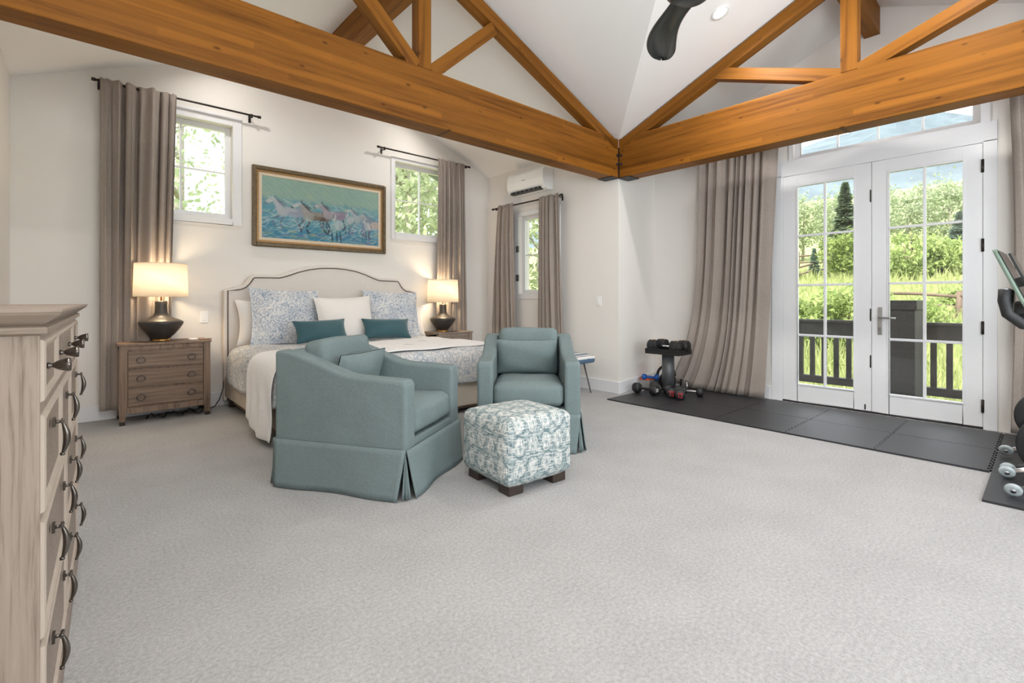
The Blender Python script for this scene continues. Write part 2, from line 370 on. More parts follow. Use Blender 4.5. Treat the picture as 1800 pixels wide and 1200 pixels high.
# ------------------------------------------------------------------ the room shell
XL, XA, XF, YH, YJ, YS, YB = -0.44, 4.67, 5.70, 5.78, 3.36, -1.15, -2.6
XC, YC, EZ, S = 2.115, 1.105, 2.96, 0.4167
ZA, ZB = EZ + S * 2.555, EZ + S * 2.255
def wall_mesh(horiz, pos, thick, a0, a1, z0, z1, holes):
    """wall in plane Y=pos (horiz) or X=pos, reaching outwards by thick, with rectangular holes (a0,a1,z0,z1)"""
    b = MB(); As = sorted({a0, a1, *[h[0] for h in holes], *[h[1] for h in holes]}); Zs = sorted({z0, z1, *[h[2] for h in holes], *[h[3] for h in holes]})
    for i in range(len(As) - 1):
        for j in range(len(Zs) - 1):
            ca, cz = (As[i] + As[i + 1]) / 2, (Zs[j] + Zs[j + 1]) / 2
            if any(h[0] < ca < h[1] and h[2] < cz < h[3] for h in holes): continue
            lo, hi = sorted((pos, pos + thick))
            if horiz: b.box(As[i], As[i + 1], lo, hi, Zs[j], Zs[j + 1])
            else: b.box(lo, hi, As[i], As[i + 1], Zs[j], Zs[j + 1])
    return b
W1 = (0.31, 1.20, 1.95, 2.93); W2 = (3.09, 3.95, 1.95, 2.93); W3 = (4.36, 5.07, 1.18, 2.28)
DO = (0.375, 1.965, 0.0, 2.44); TW = (0.40, 1.85, 2.60, 3.02)
struct(bx(XL - 0.3, XF + 0.02, YB - 0.3, YH + 0.2, -0.2, 0.0).obj('floor', 'carpet'), 'light grey wall to wall carpet across the whole room', 'floor')
def wall(name, b, label): return struct(b.obj(name, 'wall'), label, 'wall')
wall('wall_north', wall_mesh(True, YH, 0.2, XL - 0.2, XA + 0.2, 0, 4.3, [W1, W2]), 'white wall behind the bed headboard')
wall('wall_east', wall_mesh(False, XA, 0.2, 3.56, YH, 0, 4.3, [W3]), 'white wall under the air conditioner')
wall('wall_jog', MB().prism([(XA, YJ), (XF + 0.2, 3.563), (XF + 0.2, 3.763), (XA, 3.56)], lambda a, c, h: (a, c, h), 0, 4.3), 'narrow white return wall beside the dumbbell stand')
wall('wall_doors', wall_mesh(False, XF, 0.2, YS - 0.2, 3.7, 0, 4.3, [DO, TW]), 'white wall around the glazed double doors')
wall('wall_west', wall_mesh(False, XL, -0.2, YB - 0.2, YH + 0.2, 0, 4.3, [(-2.3, -0.75, 0.8, 2.4)]), 'white wall behind the tall dresser')
wall('wall_south', wall_mesh(True, YB, -0.2, XL - 0.2, XF + 0.4, 0, 4.3, [(0.4, 2.2, 0.5, 2.5), (2.5, 4.3, 0.5, 2.5)]), 'white wall with wide windows behind the viewer')
wall('wall_southeast', wall_mesh(False, XA, 0.2, YB, YS, 0, 4.3, []), 'white wall behind the exercise machine')
wall('wall_southjog', wall_mesh(True, YS, -0.2, XA, XF + 0.2, 0, 4.3, []), 'short white return wall past the exercise machine')
b = MB()
for x0 in (XL, XA):
    sg = 1 if x0 == XA else -1; vx = x0 - sg * 2.255
    b.add([(x0, YJ, EZ), (XC, YJ, ZA), (XC, YC, ZA), (vx, YC, ZB)], [(0, 1, 2, 3)])
    b.add([(x0, YS, EZ), (vx, YC, ZB), (XC, YC, ZA), (XC, YS, ZA)], [(0, 1, 2, 3)])
    b.add([(x0, YJ, EZ), (vx, YC, ZB), (x0, YC, ZB)], [(0, 1, 2)]); b.add([(x0, YS, EZ), (x0, YC, ZB), (vx, YC, ZB)], [(0, 1, 2)])
    b.add([(x0, YJ, EZ), (x0, YH, EZ), (XC, YH, ZA), (XC, YJ, ZA)], [(0, 1, 2, 3)])
    b.add([(x0, YS, EZ), (XC, YS, ZA), (XC, YB, ZA), (x0, YB, EZ)], [(0, 1, 2, 3)])
b.add([(XA, YC, ZB), (XF, YC, ZB), (XF, 3.6, EZ - S * 0.24), (XA, 3.6, EZ - S * 0.24)], [(0, 1, 2, 3)])
b.add([(XA, YC, ZB), (XA, YS, EZ), (XF, YS, EZ), (XF, YC, ZB)], [(0, 1, 2, 3)])
struct(b.obj('ceiling', 'ceiling', recalc=False), 'white vaulted ceiling sloping up between the timber trusses', 'ceiling')
# baseboards
def base(name, b, label): return struct(b.obj(name, 'trim', bevel=0.004), label, 'baseboard')
base('baseboard_north', bx(XL, XA, YH - 0.016, YH, 0, 0.14), 'white baseboard under the headboard wall')
base('baseboard_east', bx(XA - 0.016, XA, YJ - 0.016, YH - 0.02, 0, 0.14), 'white baseboard behind the striped bench')
base('baseboard_jog', MB().prism([(XA, YJ - 0.016), (XF, 3.53 - 0.016), (XF, 3.53), (XA, YJ)], lambda a, c, h: (a, c, h), 0, 0.14), 'white baseboard on the return wall by the dumbbells')
base('baseboard_doors', bx(XF - 0.016, XF, 2.062, 3.5, 0, 0.14), 'white baseboard behind the long curtain left of the doors')
base('baseboard_west', bx(XL, XL + 0.016, YB, YH - 0.02, 0, 0.14), 'white baseboard along the dresser wall')

# windows --------------------------------------------------------------------------------------
def window(name, horiz, pos, hole, cas, depth, label, cols=2, rows=2, hinges=False, out=1):
    a0, a1, z0, z1 = hole
    def bb(p, q, n0, n1, za, zb, b): 
        lo, hi = sorted((pos + out * n0, pos + out * n1))
        return b.box(p, q, lo, hi, za, zb) if horiz else b.box(lo, hi, p, q, za, zb)
    root = bpy.data.objects.new(name, None); C.objects.link(root); struct(root, label, 'window')
    b = MB(); cl, cr, cb, ct = cas
    bb(a0 - cl, a0, -0.014, 0.0, z0 - cb, z1 + ct, b); bb(a1, a1 + cr, -0.014, 0, z0 - cb, z1 + ct, b); bb(a0, a1, -0.014, 0, z1, z1 + ct, b); bb(a0, a1, -0.014, 0, z0 - cb, z0, b)
    b.obj('window_casing', 'trim', root, bevel=0.003)
    s = 0.055; b = MB(); d0, d1 = depth, depth + 0.05
    bb(a0, a0 + s, d0, d1, z0, z1, b); bb(a1 - s, a1, d0, d1, z0, z1, b); bb(a0 + s, a1 - s, d0, d1, z0, z0 + s, b); bb(a0 + s, a1 - s, d0, d1, z1 - s, z1, b)
    sash = b.obj('sash', 'trim', root, bevel=0.004)
    b = MB()
    for i in range(1, cols): x = a0 + s + (a1 - a0 - 2 * s) * i / cols; bb(x - 0.008, x + 0.008, d0 + 0.01, d1 - 0.01, z0 + s, z1 - s, b)
    for i in range(1, rows): z = z0 + s + (z1 - z0 - 2 * s) * i / rows; bb(a0 + s, a1 - s, d0 + 0.012, d1 - 0.012, z - 0.008, z + 0.008, b)
    b.obj('muntin', 'trim', sash)
    bb(a0 + s, a1 - s, d0 + 0.022, d0 + 0.026, z0 + s, z1 - s, MB()).obj('pane', 'glass', sash)
    if hinges:
        for k in (0, 1): bb(a1 - 0.014, a1 + 0.035, -0.016, -0.030, (1.77, 1.36)[k], (1.86, 1.45)[k], MB()).obj('hinge_cover', 'gunmetal', root)
    return root
window('window_1', True, YH, W1, (0.08, 0.085, 0.07, 0.10), 0.08, 'white four pane window left of the horse painting, half behind the curtain')
window('window_2', True, YH, W2, (0.055, 0.055, 0.06, 0.05), 0.08, 'white four pane window right of the horse painting')
window('window_3', False, XA, W3, (0.09, 0.09, 0.075, 0.05), 0.06, 'narrow white window under the air conditioner', hinges=True)
window('window_4', False, XF, TW, (0.06, 0.04, 0.02, 0.03), 0.07, 'transom window of four panes above the double doors', cols=4, rows=1)
window('window_5', True, YB, (0.4, 2.2, 0.5, 2.5), (0.08,) * 4, 0.08, 'wide window behind the viewer, west one', cols=3, rows=2, out=-1)
window('window_6', True, YB, (2.5, 4.3, 0.5, 2.5), (0.08,) * 4, 0.08, 'wide window behind the viewer, east one', cols=3, rows=2, out=-1)
window('window_7', False, XL, (-2.3, -0.75, 0.8, 2.4), (0.08,) * 4, 0.08, 'window in the dresser wall behind the viewer', cols=2, rows=2, out=-1)

# double doors ---------------------------------------------------------------------------------
def door(name, y0, y1, g0, g1, label, active):
    root = bpy.data.objects.new(name, None); C.objects.link(root); struct(root, label, 'door')
    x0, x1, z0, z1 = XF - 0.004, XF + 0.042, 0.018, 2.425; b = MB()
    b.box(x0, x1, y0, g0, z0, z1); b.box(x0, x1, g1, y1, z0, z1); b.box(x0, x1, g0, g1, z0, 0.205); b.box(x0, x1, g0, g1, 2.30, z1)
    leaf = b.obj('door_leaf', 'trim', root, bevel=0.003)
    b = MB(); gm = (g0 + g1) / 2; b.box(x0 + 0.006, x1 - 0.006, gm - 0.011, gm + 0.011, 0.205, 2.30)
    for z in (0.721, 1.2515, 1.776): b.box(x0 + 0.007, x1 - 0.007, g0, g1, z - 0.011, z + 0.011)
    b.obj('muntin', 'trim', leaf, bevel=0.003)
    b = MB(); e = 0.014
    for q in ((g0 - e, g0, 0.205 - e, 2.30 + e), (g1, g1 + e, 0.205 - e, 2.30 + e), (g0, g1, 0.205 - e, 0.205), (g0, g1, 2.30, 2.30 + e)): b.box(x0 - 0.006, x0, *q)
    b.obj('glazing_bead', 'trim', leaf, bevel=0.002)
    bx(XF + 0.018, XF + 0.022, g0, g1, 0.205, 2.30).obj('pane', 'glass', leaf)
    if active:
        h = bx(x0 - 0.010, x0, 1.074, 1.108, 0.762, 1.025).obj('handle_plate', 'nickel', root, bevel=0.002)
        MB().cyl((x0 - 0.01, 1.091, 0.925), (x0 - 0.05, 1.091, 0.925), 0.011).tube([(x0 - 0.045, 1.098, 0.925), (x0 - 0.05, 1.06, 0.926), (x0 - 0.05, 1.0, 0.925), (x0 - 0.048, 0.965, 0.923)], 0.009).obj('lever', 'nickel', h)
        MB().cyl((x0 - 0.01, 1.091, 0.82), (x0 - 0.022, 1.091, 0.82), 0.013).obj('lock_cylinder', 'chrome', h)
        for z in (0.197, 0.859, 1.559, 2.229): MB().cyl((x0 - 0.008, 0.388, z - 0.055), (x0 - 0.008, 0.388, z + 0.055), 0.010, n=10).box(x0 - 0.006, x0 + 0.001, 0.376, 0.398, z - 0.05, z + 0.05).obj('hinge', 'rod', root)
    else:
        for z in (0.5, 0.95, 2.10): bx(x0 - 0.004, x0, 1.162, 1.172, z - 0.06, z + 0.06).obj('hinge', 'rod', root)
        bx(x0 - 0.006, x0, 1.205, 1.215, 0.03, 0.08).obj('foot_bolt', 'rod', root)
    return root
door('door_1', 1.162, 1.948, 1.304, 1.806, 'left leaf of the white glazed double doors', False)
door('door_2', 0.388, 1.158, 0.513, 1.024, 'right leaf of the white glazed double doors, with lever handle', True)
b = MB(); b.box(XF - 0.012, XF + 0.06, 0.30, 0.386, 0, 2.44); b.box(XF - 0.012, XF + 0.06, 1.95, 2.06, 0, 2.44); b.box(XF - 0.012, XF + 0.06, 0.30, 2.06, 2.428, 2.60)
struct(b.obj('trim_1', 'trim', bevel=0.003), 'white flat casing around the double doors and below the transom', 'trim')
b = MB(); b.box(XF - 0.01, XF + 0.2, 0.386, 1.95, 0.0, 0.016); struct(b.obj('trim_2', 'steel'), 'dark threshold under the double doors', 'trim')

# ------------------------------------------------------------------ timber trusses
def member(name, p, q, wd, dp, mat, parent, off=0.0, bev=0.006):
    """square timber from p to q; local X along it; width across the truss plane normal wd, in-plane depth dp"""
    p, q = Vector(p), Vector(q); d = q - p; L = d.length; x = d.normalized(); n = NRM.copy(); z = x.cross(n) * -1
    if z.z < -0.01 or (abs(z.z) < 0.01 and False): z = -z
    y = z.cross(x); X = Matrix((x, y, z)).transposed().to_4x4(); X.translation = p
    o = bx(0, L, -wd / 2, wd / 2, -dp / 2, dp / 2).obj(name, mat, parent, bevel=bev); o.matrix_local = X; return o
# bed side truss in plane Y = YJ (front face), room is towards -Y
tr = thing('timber_truss', 'honey timber truss spanning the room in front of the bed, darker one on the left', 'roof truss', (0, YJ, 0))
NRM = Vector((0, 1, 0)); zb, zt = 2.512, 2.962; kc = 2.068
tie = bx(XL, XA, 0, 0.19, zb, zt).obj('tie_beam', 'glulam', tr, bevel=0.006)
def rz_(x): return EZ + S * (2.555 - abs(x - XC)) - 0.03
ym = 0.0575
member('king_post', (kc, ym, zt), (kc, ym, 3.92), 0.115, 0.115, 'timber', tr)
for sg in (-1, 1):
    x_e, x_t = (XA - 0.02 if sg > 0 else XL + 0.02), kc + sg * 0.02
    member('rafter', (x_e, ym, rz_(x_e) - 0.062), (x_t, ym, rz_(XC) - 0.066), 0.115, 0.118, 'timber', tr)
    member('strut', (kc + sg * 0.075, ym, zt - 0.03 + 0.025), (kc + sg * 0.73, ym, 3.56), 0.11, 0.112, 'timber', tr)
b = MB(); b.box(4.658, 4.669, -0.004, 0.0, zb - 0.0, 2.86); pl = b.obj('corner_plate', 'steel', tr)
pl2 = bx(4.52, 4.68, -0.012, 0.19, zb - 0.008, zb).obj('bearing_plate', 'steel', tr)
for z in (2.665, 2.765): MB().lathe([(0.017, 0), (0.017, 0.006), (0.009, 0.012), (0.0, 0.013)], 6, T(4.635, -0.004, z, R(90))).obj('bolt', 'steel', tr)
# door side truss in plane X = XA (front face), room is towards -X
tr2 = thing('timber_truss', 'bright orange timber truss spanning the room in front of the double doors', 'roof truss', (XA, 0, 0))
NRM = Vector((1, 0, 0))
o = bx(-0.0, YJ - YS, -0.19, 0, zb, zt).obj('tie_beam', 'glulam', tr2, bevel=0.006)
o.matrix_local = Matrix(((0, -1, 0, 0), (1, 0, 0, YS), (0, 0, 1, 0), (0, 0, 0, 1)))
def ry_(y): return EZ + S * (2.255 - abs(y - YC)) - 0.02
member('king_post', (ym, YC, zt), (ym, YC, 3.83), 0.115, 0.118, 'timber', tr2)
for sg in (-1, 1):
    y_e = YJ - 0.02 if sg > 0 else YS + 0.02
    member('rafter', (ym, y_e, ry_(y_e) - 0.064), (ym, YC + sg * 0.02, ry_(YC) - 0.068), 0.115, 0.122, 'timber', tr2)
    member('strut', (ym, YC + sg * 0.06, 2.952), (ym, YC + sg * 1.145, 3.347), 0.112, 0.108, 'timber', tr2)
bx(-0.004, 0.0, YJ - 0.012, YJ - 0.003, zb, 2.86).obj('corner_plate', 'steel', tr2)
bx(-0.012, 0.19, YJ - 0.15, YJ - 0.0, zb - 0.008, zb).obj('bearing_plate', 'steel', tr2)
for z in (2.665, 2.765): MB().lathe([(0.017, 0), (0.017, 0.006), (0.009, 0.012), (0.0, 0.013)], 6, T(-0.004, YJ - 0.04, z, 0, R(-90))).obj('bolt', 'steel', tr2)
o = bx(0, YH - YJ - 0.115, -0.075, 0.075, 0, 0.31).obj('ridge_beam', 'timber', bevel=0.006); o.matrix_world = Matrix(((0, -1, 0, 2.115), (1, 0, 0, YJ + 0.115), (0, 0, 1, 3.72), (0, 0, 0, 1)))
tag(o, 'timber ridge beam under the vault above the bed', 'ridge beam')
o = bx(0, XF - XA - 0.115, -0.062, 0.062, 0, 0.27).obj('ridge_beam', 'timber', bevel=0.006); o.location = (XA + 0.115, 1.154, 3.635)
tag(o, 'short timber ridge beam meeting the wall above the double doors', 'ridge beam')

# ------------------------------------------------------------------ ceiling fan and downlights
fan = thing('ceiling_fan', 'black three blade ceiling fan hanging from the vault', 'ceiling fan', (2.10, 1.105, 2.55))
MB().lathe([(0.0, -0.07), (0.07, -0.065), (0.115, -0.03), (0.12, 0.02), (0.09, 0.06), (0.03, 0.09), (0.0, 0.09)]).obj('motor_housing', 'fan', fan)
MB().cyl((0, 0, 0.08), (0, 0, 1.41), 0.013).obj('downrod', 'fan', fan)
MB().lathe([(0.075, 1.33), (0.07, 1.43), (0.03, 1.46)]).obj('ceiling_canopy', 'fan', fan)
def blade():
    P = []
    for i in range(41):
        t_ = (i / 40) ** 0.8; r = 0.06 + 0.63 * t_
        w_ = 0.046 + 0.036 * math.sin(min(1, max(0, t_ - 0.15) * 1.35) * 1.9) ** 2
        if t_ > 0.72: w_ *= math.sqrt(max(0.004, 1 - ((t_ - 0.72) / 0.2805) ** 2.6))
        tw = R(40 - 34 * t_); off = 0.05 * math.sin(t_ * 3.0) + 0.02 * t_
        P.append([(r, off + w_ * s_ * math.cos(tw), w_ * s_ * math.sin(tw) + 0.02 * (1 - s_ * s_) - 0.01) for s_ in (-1, -0.6, -0.2, 0.2, 0.6, 1)])
    return MB().grid(P)
for a in (40, 160, 280): blade().obj('blade', 'fan', fan, solid=0.010, rot=(0, 0, R(a)))
def downlight(x, y, slope_axis, sgn, label, energy):
    z = (EZ + S * (2.255 - abs(y - YC))) if slope_axis == 'y' else (EZ + S * (2.555 - abs(x - XC)))
    o = thing('recessed_downlight', label, 'ceiling light', (x, y, z - 0.002), 0, 'recessed downlights in the vaulted ceiling')
    a = math.atan(S) * sgn; o.rotation_euler = (a, 0, 0) if slope_axis == 'y' else (0, -a, 0)
    MB().lathe([(0.055, -0.004), (0.075, -0.008), (0.078, 0.0), (0.055, 0.0)], 32, caps=False).obj('trim_ring', 'plastic', o)
    MB().lathe([(0.0, -0.003), (0.055, -0.003)], 32, caps=False).obj('lens', LENS, o)
    lamp('downlight_lamp', 'AREA', (0, 0, -0.012), energy, (1, 0.97, 0.93), o, shape='DISK', size=0.11, spread=R(165))
    return o
t = NT('glowing_lens'); t.b.inputs['Emission Color'].default_value = (1, 0.9, 0.75, 1); t.b.inputs['Emission Strength'].default_value = 30; LENS = t.m
downlight(4.10, 1.90, 'y', -1, 'lit recessed downlight in the sloping ceiling beside the fan', 28)
downlight(4.10, 0.31, 'y', 1, 'lit recessed downlight above the exercise machine', 16)
downlight(0.13, 1.90, 'y', -1, 'lit recessed downlight above the dresser', 15)
downlight(0.13, 0.31, 'y', 1, 'lit recessed downlight above the viewer', 17)
downlight(3.4, 5.2, 'x', -1, 'lit recessed downlight in the vault above the right nightstand', 7)
downlight(0.9, 5.2, 'x', 1, 'lit recessed downlight in the vault above the left nightstand', 7)

# ------------------------------------------------------------------ curtains and rods
def rod(label, axis, pos, a0, a1, z, wallpos, br):
    o = thing('curtain_rod', label, 'curtain rod')
    P = (lambda a, n=pos, h=z: (a, n, h)) if axis == 'x' else (lambda a, n=pos, h=z: (n, a, h))
    MB().cyl(P(a0), P(a1), 0.010, n=12).obj('rod', 'rod', o)
    for a, sg in ((a0, -1), (a1, 1)): MB().cyl(P(a), P(a + sg * 0.03), 0.015, n=12).obj('finial', 'rod', o)
    for a in br:
        b = MB(); b.cyl(P(a, pos, z - 0.012), P(a, wallpos, z - 0.012), 0.007, n=8)
        q0, q1 = P(a - 0.012, wallpos - 0.006, z - 0.055), P(a + 0.012, wallpos, z + 0.02)
        b.box(min(q0[0], q1[0]), max(q0[0], q1[0]), min(q0[1], q1[1]), max(q0[1], q1[1]), q0[2], q1[2])
        b.cyl(P(a, pos, z - 0.025), P(a, pos, z + 0.012), 0.012, n=10); b.obj('bracket', 'rod', o)
    return o
rod('dark curtain rod above the left headboard window', 'x', 5.69, 0.10, 1.42, 3.062, YH, (0.125, 1.36))
rod('dark curtain rod above the right headboard window', 'x', 5.69, 2.83, 4.23, 3.036, YH, (2.90, 4.19))
rod('dark curtain rod below the air conditioner', 'y', 4.58, 4.19, 5.53, 2.437, XA, (4.235, 5.47))
rod('dark curtain rod above the double doors behind the timber beam', 'y', 5.60, -0.5, 2.95, 2.90, XF, (0.30, 1.2, 2.2))
def curtain(label, axis, pos, edges, ztop, zbot, folds, amp, seed, out=-1, hem=None, flat=0.35):
    """edges(t) -> (a0,a1) from top (t=0) to bottom (t=1)"""
    rr = random.Random(seed); nu, nv = folds * 14, 40; ph = rr.uniform(0, 6); P = []
    jit = [rr.uniform(-0.35, 0.35) for _ in range(folds + 2)]; am = [rr.choice((0.22, 0.6, 1.0, 1.35)) for _ in range(folds + 2)]; wp = [rr.uniform(-1, 1) for _ in range(3)]
    for i in range(nu + 1):
        u = i / nu; row = []
        k = folds * min(1, max(0, u + 0.055 * wp[0] * math.sin(math.pi * u * 2) + 0.05 * wp[1] * math.sin(math.pi * u * 3) + 0.03 * wp[2] * math.sin(math.pi * u * 5))); ki = int(k); loc_a = am[ki] * (1 - (k - ki)) + am[ki + 1] * (k - ki)
        ph_u = jit[ki] * (1 - (k - ki)) + jit[ki + 1] * (k - ki)
        for j in range(nv + 1):
            t_ = j / nv; a0, a1 = edges(t_)
            lat = 0.25 * (a1 - a0) / folds * math.sin(2 * math.pi * (k + ph_u) * 2 + ph) * (0.4 + 0.6 * t_)
            a = a0 + (a1 - a0) * u + lat * 0.6
            g = amp * loc_a * (0.55 + 0.45 * math.sin(math.pi * min(1, t_ * 1.2 + 0.12)))
            d = g * math.sin(2 * math.pi * (k + ph_u) + ph) + 0.35 * g * math.sin(4 * math.pi * k + 1.7 * ph + 2.2 * t_)
            if t_ < 0.03: d *= 0.75
            z = ztop + (zbot - ztop) * t_
            if hem and t_ > 0.6: z += hem(u) * ((t_ - 0.6) / 0.4)
            if t_ < 0.02: z += 0.006 * math.sin(9 * k)
            n = pos + out * abs(amp) * 0.25 + d
            row.append((a, n, z) if axis == 'x' else (n, a, z))
        P.append(row)
    o = MB().grid(P).obj('curtain', 'curtain', solid=0.004)
    return tag(o, label, 'curtain')
curtain('long taupe curtain left of the bed, falling behind the lamp and nightstand', 'x', 5.672, lambda t_: (0.125, 0.70 - 0.06 * t_), 3.082, 0.10, 6, 0.042, 3)
curtain('taupe curtain right of the bed, lit by the right lamp', 'x', 5.672, lambda t_: (3.69 - 0.04 * t_, 4.13 + 0.05 * t_), 3.054, 0.06, 7, 0.032, 5)
curtain('taupe curtain left of the narrow window under the air conditioner', 'y', 4.562, lambda t_: (5.075 - 0.06 * t_, 5.40 + 0.12 * min(1, t_ * 1.4)), 2.458, 0.06, 5, 0.030, 8)
curtain('taupe curtain right of the narrow window under the air conditioner', 'y', 4.562, lambda t_: (4.20 - 0.09 * t_, 4.555 + 0.02 * t_), 2.458, 0.06, 6, 0.030, 11)
curtain('wide taupe curtain left of the double doors, its hem swept aside', 'y', 5.565, lambda t_: (1.935 + 0.14 * t_, 2.83 + 0.07 * t_ + 0.33 * t_ ** 5), 2.92, 0.0, 9, 0.046, 14, hem=lambda u: 0.02 + 0.14 * max(0, u - 0.62) ** 1.2)
curtain('taupe curtain at the right edge of the room behind the exercise machine', 'y', 5.575, lambda t_: (-0.42, 0.235 - 0.03 * math.sin(t_ * 3)), 2.92, 0.03, 7, 0.040, 17)

# ------------------------------------------------------------------ framed painting
pt = thing('framed_painting', 'framed painting of horses galloping through blue water above the headboard', 'painting', (0, YH, 0))
x0, x1, z0, z1 = 1.38, 2.945, 1.685, 2.56
def frame(b, x0, x1, z0, z1, w_, y0, y1, mi=0):
    b.box(x0, x0 + w_, y0, y1, z0, z1, mi); b.box(x1 - w_, x1, y0, y1, z0, z1, mi); b.box(x0 + w_, x1 - w_, y0, y1, z0, z0 + w_, mi); b.box(x0 + w_, x1 - w_, y0, y1, z1 - w_, z1, mi); return b
frame(MB(), x0, x1, z0, z1, 0.042, -0.045, 0).obj('outer_frame', 'gilt', pt, bevel=0.008)
frame(MB(), x0 + 0.042, x1 - 0.042, z0 + 0.042, z1 - 0.042, 0.022, -0.034, 0).obj('gold_fillet', 'gold', pt, bevel=0.006)
frame(MB(), x0 + 0.064, x1 - 0.064, z0 + 0.064, z1 - 0.064, 0.034, -0.024, 0).obj('linen_liner', 'liner', pt, bevel=0.002)
NW, NH = 360, 180
img = np.zeros((NH, NW, 3)); vv, uu = np.mgrid[0:NH, 0:NW]; uu = uu / (NW - 1); vv = vv / (NH - 1)   # vv 0 = top
L = lambda *c: np.array(srgb(*c)[:3])
sky_, seaA, seaB = L(158, 190, 178), L(112, 172, 190), L(84, 150, 182)
k = np.clip((vv - 0.28) / 0.22, 0, 1)[..., None]; img = sky_ * (1 - k) + seaA * k
k = np.clip((vv - 0.6) / 0.3, 0, 1)[..., None]; img = img * (1 - k) + seaB * k
def blot(cx, cy, rx, ry, ang, col, op=0.8, pw=2.0):
    global img
    x = (uu - cx) * 2; y = vv - cy; ca, sa = math.cos(ang), math.sin(ang)
    d = ((x * ca + y * sa) / rx) ** 2 + ((-x * sa + y * ca) / ry) ** 2
    k_ = (np.clip(1.25 - d, 0, 1) ** (1 / pw) * op)[..., None]; img = img * (1 - k_) + np.array(col) * k_
pal = [L(176, 206, 200), L(128, 182, 196), L(84, 146, 176), L(196, 216, 216), L(150, 190, 160), L(120, 176, 200)]
for _ in range(900):
    cy = rng.uniform(0, 1); cx = rng.uniform(0, 1)
    col = pal[rng.integers(0, 6)] if cy > 0.33 else [L(166, 196, 180), L(150, 184, 172), L(178, 200, 176)][rng.integers(0, 3)]
    blot(cx, cy, rng.uniform(0.03, 0.10), rng.uniform(0.006, 0.014), rng.uniform(-0.7, 0.4) if cy > 0.4 else rng.uniform(0.2, 0.8), col, 0.55)
for _ in range(26): blot(rng.uniform(0, 1), rng.uniform(0.78, 1.0), 0.07, 0.012, rng.uniform(-0.3, 0.3), [L(170, 176, 120), L(150, 136, 180), L(178, 190, 150)][rng.integers(0, 3)], 0.6)
def seg(p, q, w_, col, op=0.9):
    cx, cy = (p[0] + q[0]) / 2, (p[1] + q[1]) / 2; dx, dy = (q[0] - p[0]) * 2, q[1] - p[1]
    blot(cx, cy, max(0.5 * math.hypot(dx, dy), 0.005), w_, math.atan2(dy, dx), col, op)
def horse(x, y, s, body, dark, light, flip=1, front=False):
    X_ = lambda a, c: (x + flip * a * s / 2, y + c * s)
    if front:
        blot(*X_(0, 0.16), 0.10 * s, 0.18 * s, 0, body, 0.95); blot(*X_(0.12, 0.1), 0.12 * s, 0.14 * s, 0, light, 0.7)
        seg(X_(-0.02, -0.22), X_(0.0, 0.02), 0.055 * s, light); seg(X_(-0.02, -0.22), X_(-0.03, -0.05), 0.03 * s, dark, 0.6)
        for a in (-0.07, 0.06, 0.16): seg(X_(a, 0.25), X_(a + 0.02, 0.60), 0.022 * s, dark)
        seg(X_(-0.05, -0.26), X_(-0.05, -0.20), 0.015 * s, light)
        return
    mixc = (np.array(body) + np.array(light)) / 2
    for (a, c, a2, c2) in ((-0.06, 0.12, -0.26, 0.24), (-0.26, 0.24, -0.20, 0.44), (0.0, 0.14, -0.10, 0.34), (-0.10, 0.34, -0.02, 0.48), (0.38, 0.10, 0.46, 0.30), (0.46, 0.30, 0.40, 0.46), (0.30, 0.12, 0.30, 0.32), (0.30, 0.32, 0.40, 0.44)): seg(X_(a, c), X_(a2, c2), 0.024 * s, dark, 0.85)
    seg(X_(0.44, -0.02), X_(0.62, 0.06), 0.03 * s, dark, 0.6)
    blot(*X_(0.16, 0.04), 0.30 * s, 0.115 * s, 0.06 * flip, body, 0.95); blot(*X_(0.36, 0.02), 0.14 * s, 0.125 * s, 0, np.array(body) * 0.85, 0.8); blot(*X_(0.14, -0.02), 0.20 * s, 0.05 * s, 0.05, mixc, 0.6)
    blot(*X_(-0.04, 0.04), 0.13 * s, 0.13 * s, 0, mixc, 0.9)
    seg(X_(-0.02, 0.02), X_(-0.18, -0.14), 0.095 * s, mixc, 0.95); seg(X_(-0.12, -0.08), X_(-0.24, -0.22), 0.065 * s, mixc, 0.95)
    seg(X_(-0.20, -0.26), X_(0.02, -0.06), 0.030 * s, dark, 0.75); seg(X_(-0.12, -0.22), X_(0.06, -0.12), 0.020 * s, dark, 0.5)
    seg(X_(-0.22, -0.24), X_(-0.42, -0.13), 0.046 * s, light, 0.9); blot(*X_(-0.41, -0.12), 0.035 * s, 0.026 * s, 0.3, dark, 0.75)
    blot(*X_(-0.28, -0.215), 0.012 * s, 0.012 * s, 0, dark, 0.9); seg(X_(-0.19, -0.32), X_(-0.22, -0.25), 0.013 * s, dark)
wht, gry, brn, blu, pnk = L(214, 218, 216), L(120, 130, 150), L(130, 112, 92), L(110, 150, 170), L(206, 190, 186)
horse(0.17, 0.52, 0.69, L(176, 184, 200), gry, wht); horse(0.38, 0.55, 0.72, brn, L(74, 66, 66), wht); horse(0.54, 0.50, 0.62, L(170, 150, 170), L(90, 84, 96), L(200, 196, 196))
horse(0.93, 0.60, 0.62, pnk, L(120, 110, 150), L(214, 196, 190)); horse(0.80, 0.52, 0.58, L(150, 170, 184), gry, wht)
horse(0.70, 0.52, 0.53, L(160, 190, 196), L(90, 100, 110), wht, front=True); horse(0.585, 0.62, 0.65, L(160, 196, 190), L(60, 84, 96), wht, front=True); horse(0.86, 0.60, 0.55, L(140, 150, 180), L(96, 92, 130), wht, front=True)
